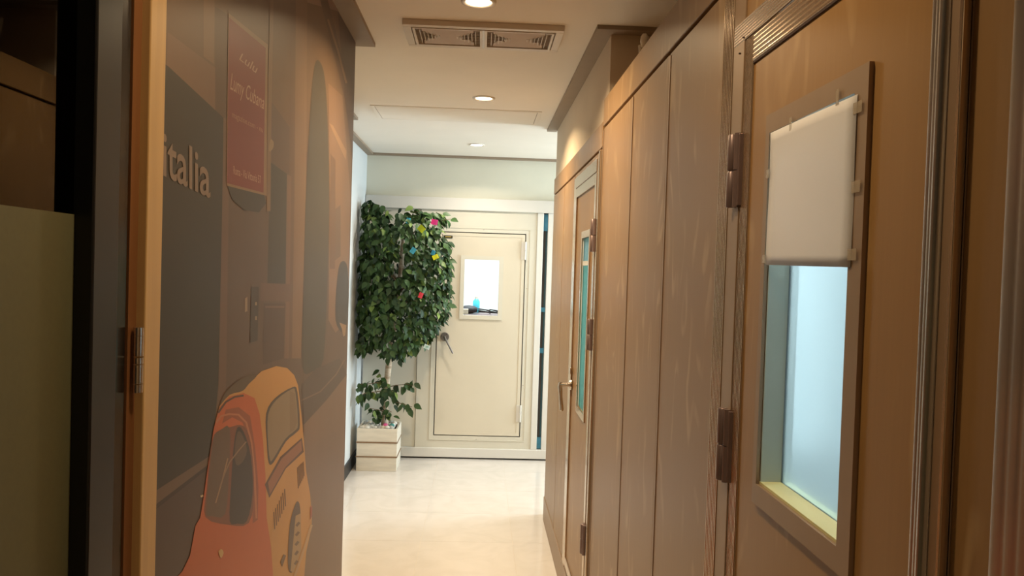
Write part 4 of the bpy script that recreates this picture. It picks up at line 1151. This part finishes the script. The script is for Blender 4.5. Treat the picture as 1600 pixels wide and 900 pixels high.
# sticky notes and tag hanging in the leaves
def note(px, py, wpx, hpx, rot, rgb, name, label, Y=5.955, yaw=0.0):
    c_ = onY(px, py, Y); k = Y / F
    w2, h2 = wpx * k / 2, hpx * k / 2
    bm = bmesh.new()
    n = 4
    for i in range(n + 1):
        for j in (0, 1):
            u = -w2 + 2 * w2 * i / n
            bm.verts.new((u, -0.006 * math.cos(math.pi * (i / n - .5)) + (0.003 if j else 0), -h2 if j else h2))
    bm.verts.ensure_lookup_table()
    for i in range(n): bm.faces.new([bm.verts[q] for q in (2 * i, 2 * i + 1, 2 * i + 3, 2 * i + 2)])
    bmesh.ops.solidify(bm, geom=bm.faces[:], thickness=0.0005)
    bmesh.ops.rotate(bm, cent=(0, 0, 0), matrix=Matrix.Rotation(math.radians(rot), 3, 'Y'), verts=bm.verts)
    bmesh.ops.rotate(bm, cent=(0, 0, 0), matrix=Matrix.Rotation(math.radians(yaw), 3, 'Z'), verts=bm.verts)
    me_ = bpy.data.meshes.new(name)
    bmesh.ops.recalc_face_normals(bm, faces=bm.faces)
    bm.to_mesh(me_); bm.free()
    o = link(name, me_, mat(name + '_ink', rgb, 0.7, noise=0.03)); o.location = c_
    tag(o, label, 'paper note', 'paper notes in the ficus')
    return o
note(638, 345, 6, 9, 8, (84, 186, 206), 'paper_note', 'small blue paper note half hidden at the top of the ficus', 5.965)
note(658.5, 357.5, 10.5, 9.5, 42, (196, 204, 40), 'paper_note', 'lime yellow diamond paper note near the ficus top', 5.925)
note(679, 347, 10, 8.5, 10, (250, 84, 170), 'paper_note', 'hot pink paper note at the upper right of the ficus', 5.945)
note(645.3, 391.5, 7.5, 9.5, 35, (92, 186, 206), 'paper_note', 'blue diamond paper note right of the ficus trunk', 5.895)
note(677, 395, 6, 8, 20, (70, 160, 190), 'paper_note', 'blue paper note touching the lower yellow note', 5.915)
note(680.5, 401.5, 9.5, 7, -25, (236, 232, 60), 'paper_note', 'yellow paper note below the pink one, on the right side', 5.9)
note(657.5, 461.5, 6.5, 9, 22, (238, 84, 96), 'paper_note', 'coral red paper note in the middle of the ficus', 5.885)
tg = note(667, 542, 9.5, 7, 22, (226, 240, 238), 'hanging_tag', 'white price tag hanging below the ficus crown', 6.02)
p_ = tg.location
th_ = tube('tag_string', [(p_.x + .005, p_.y, p_.z + .012), (p_.x + .008, p_.y + .004, p_.z + .045)], 0.0015, mat('yellow_string', (206, 200, 80), 0.7, noise=0.05), None, 6)
keep(th_, tg)
mk = box('tag_print', p_.x - .010, p_.x + .012, p_.y - .0075, p_.y - .007, p_.z - .006, p_.z + .006, mat('tag_green', (150, 190, 180), 0.7, noise=0.05)); keep(mk, tg)
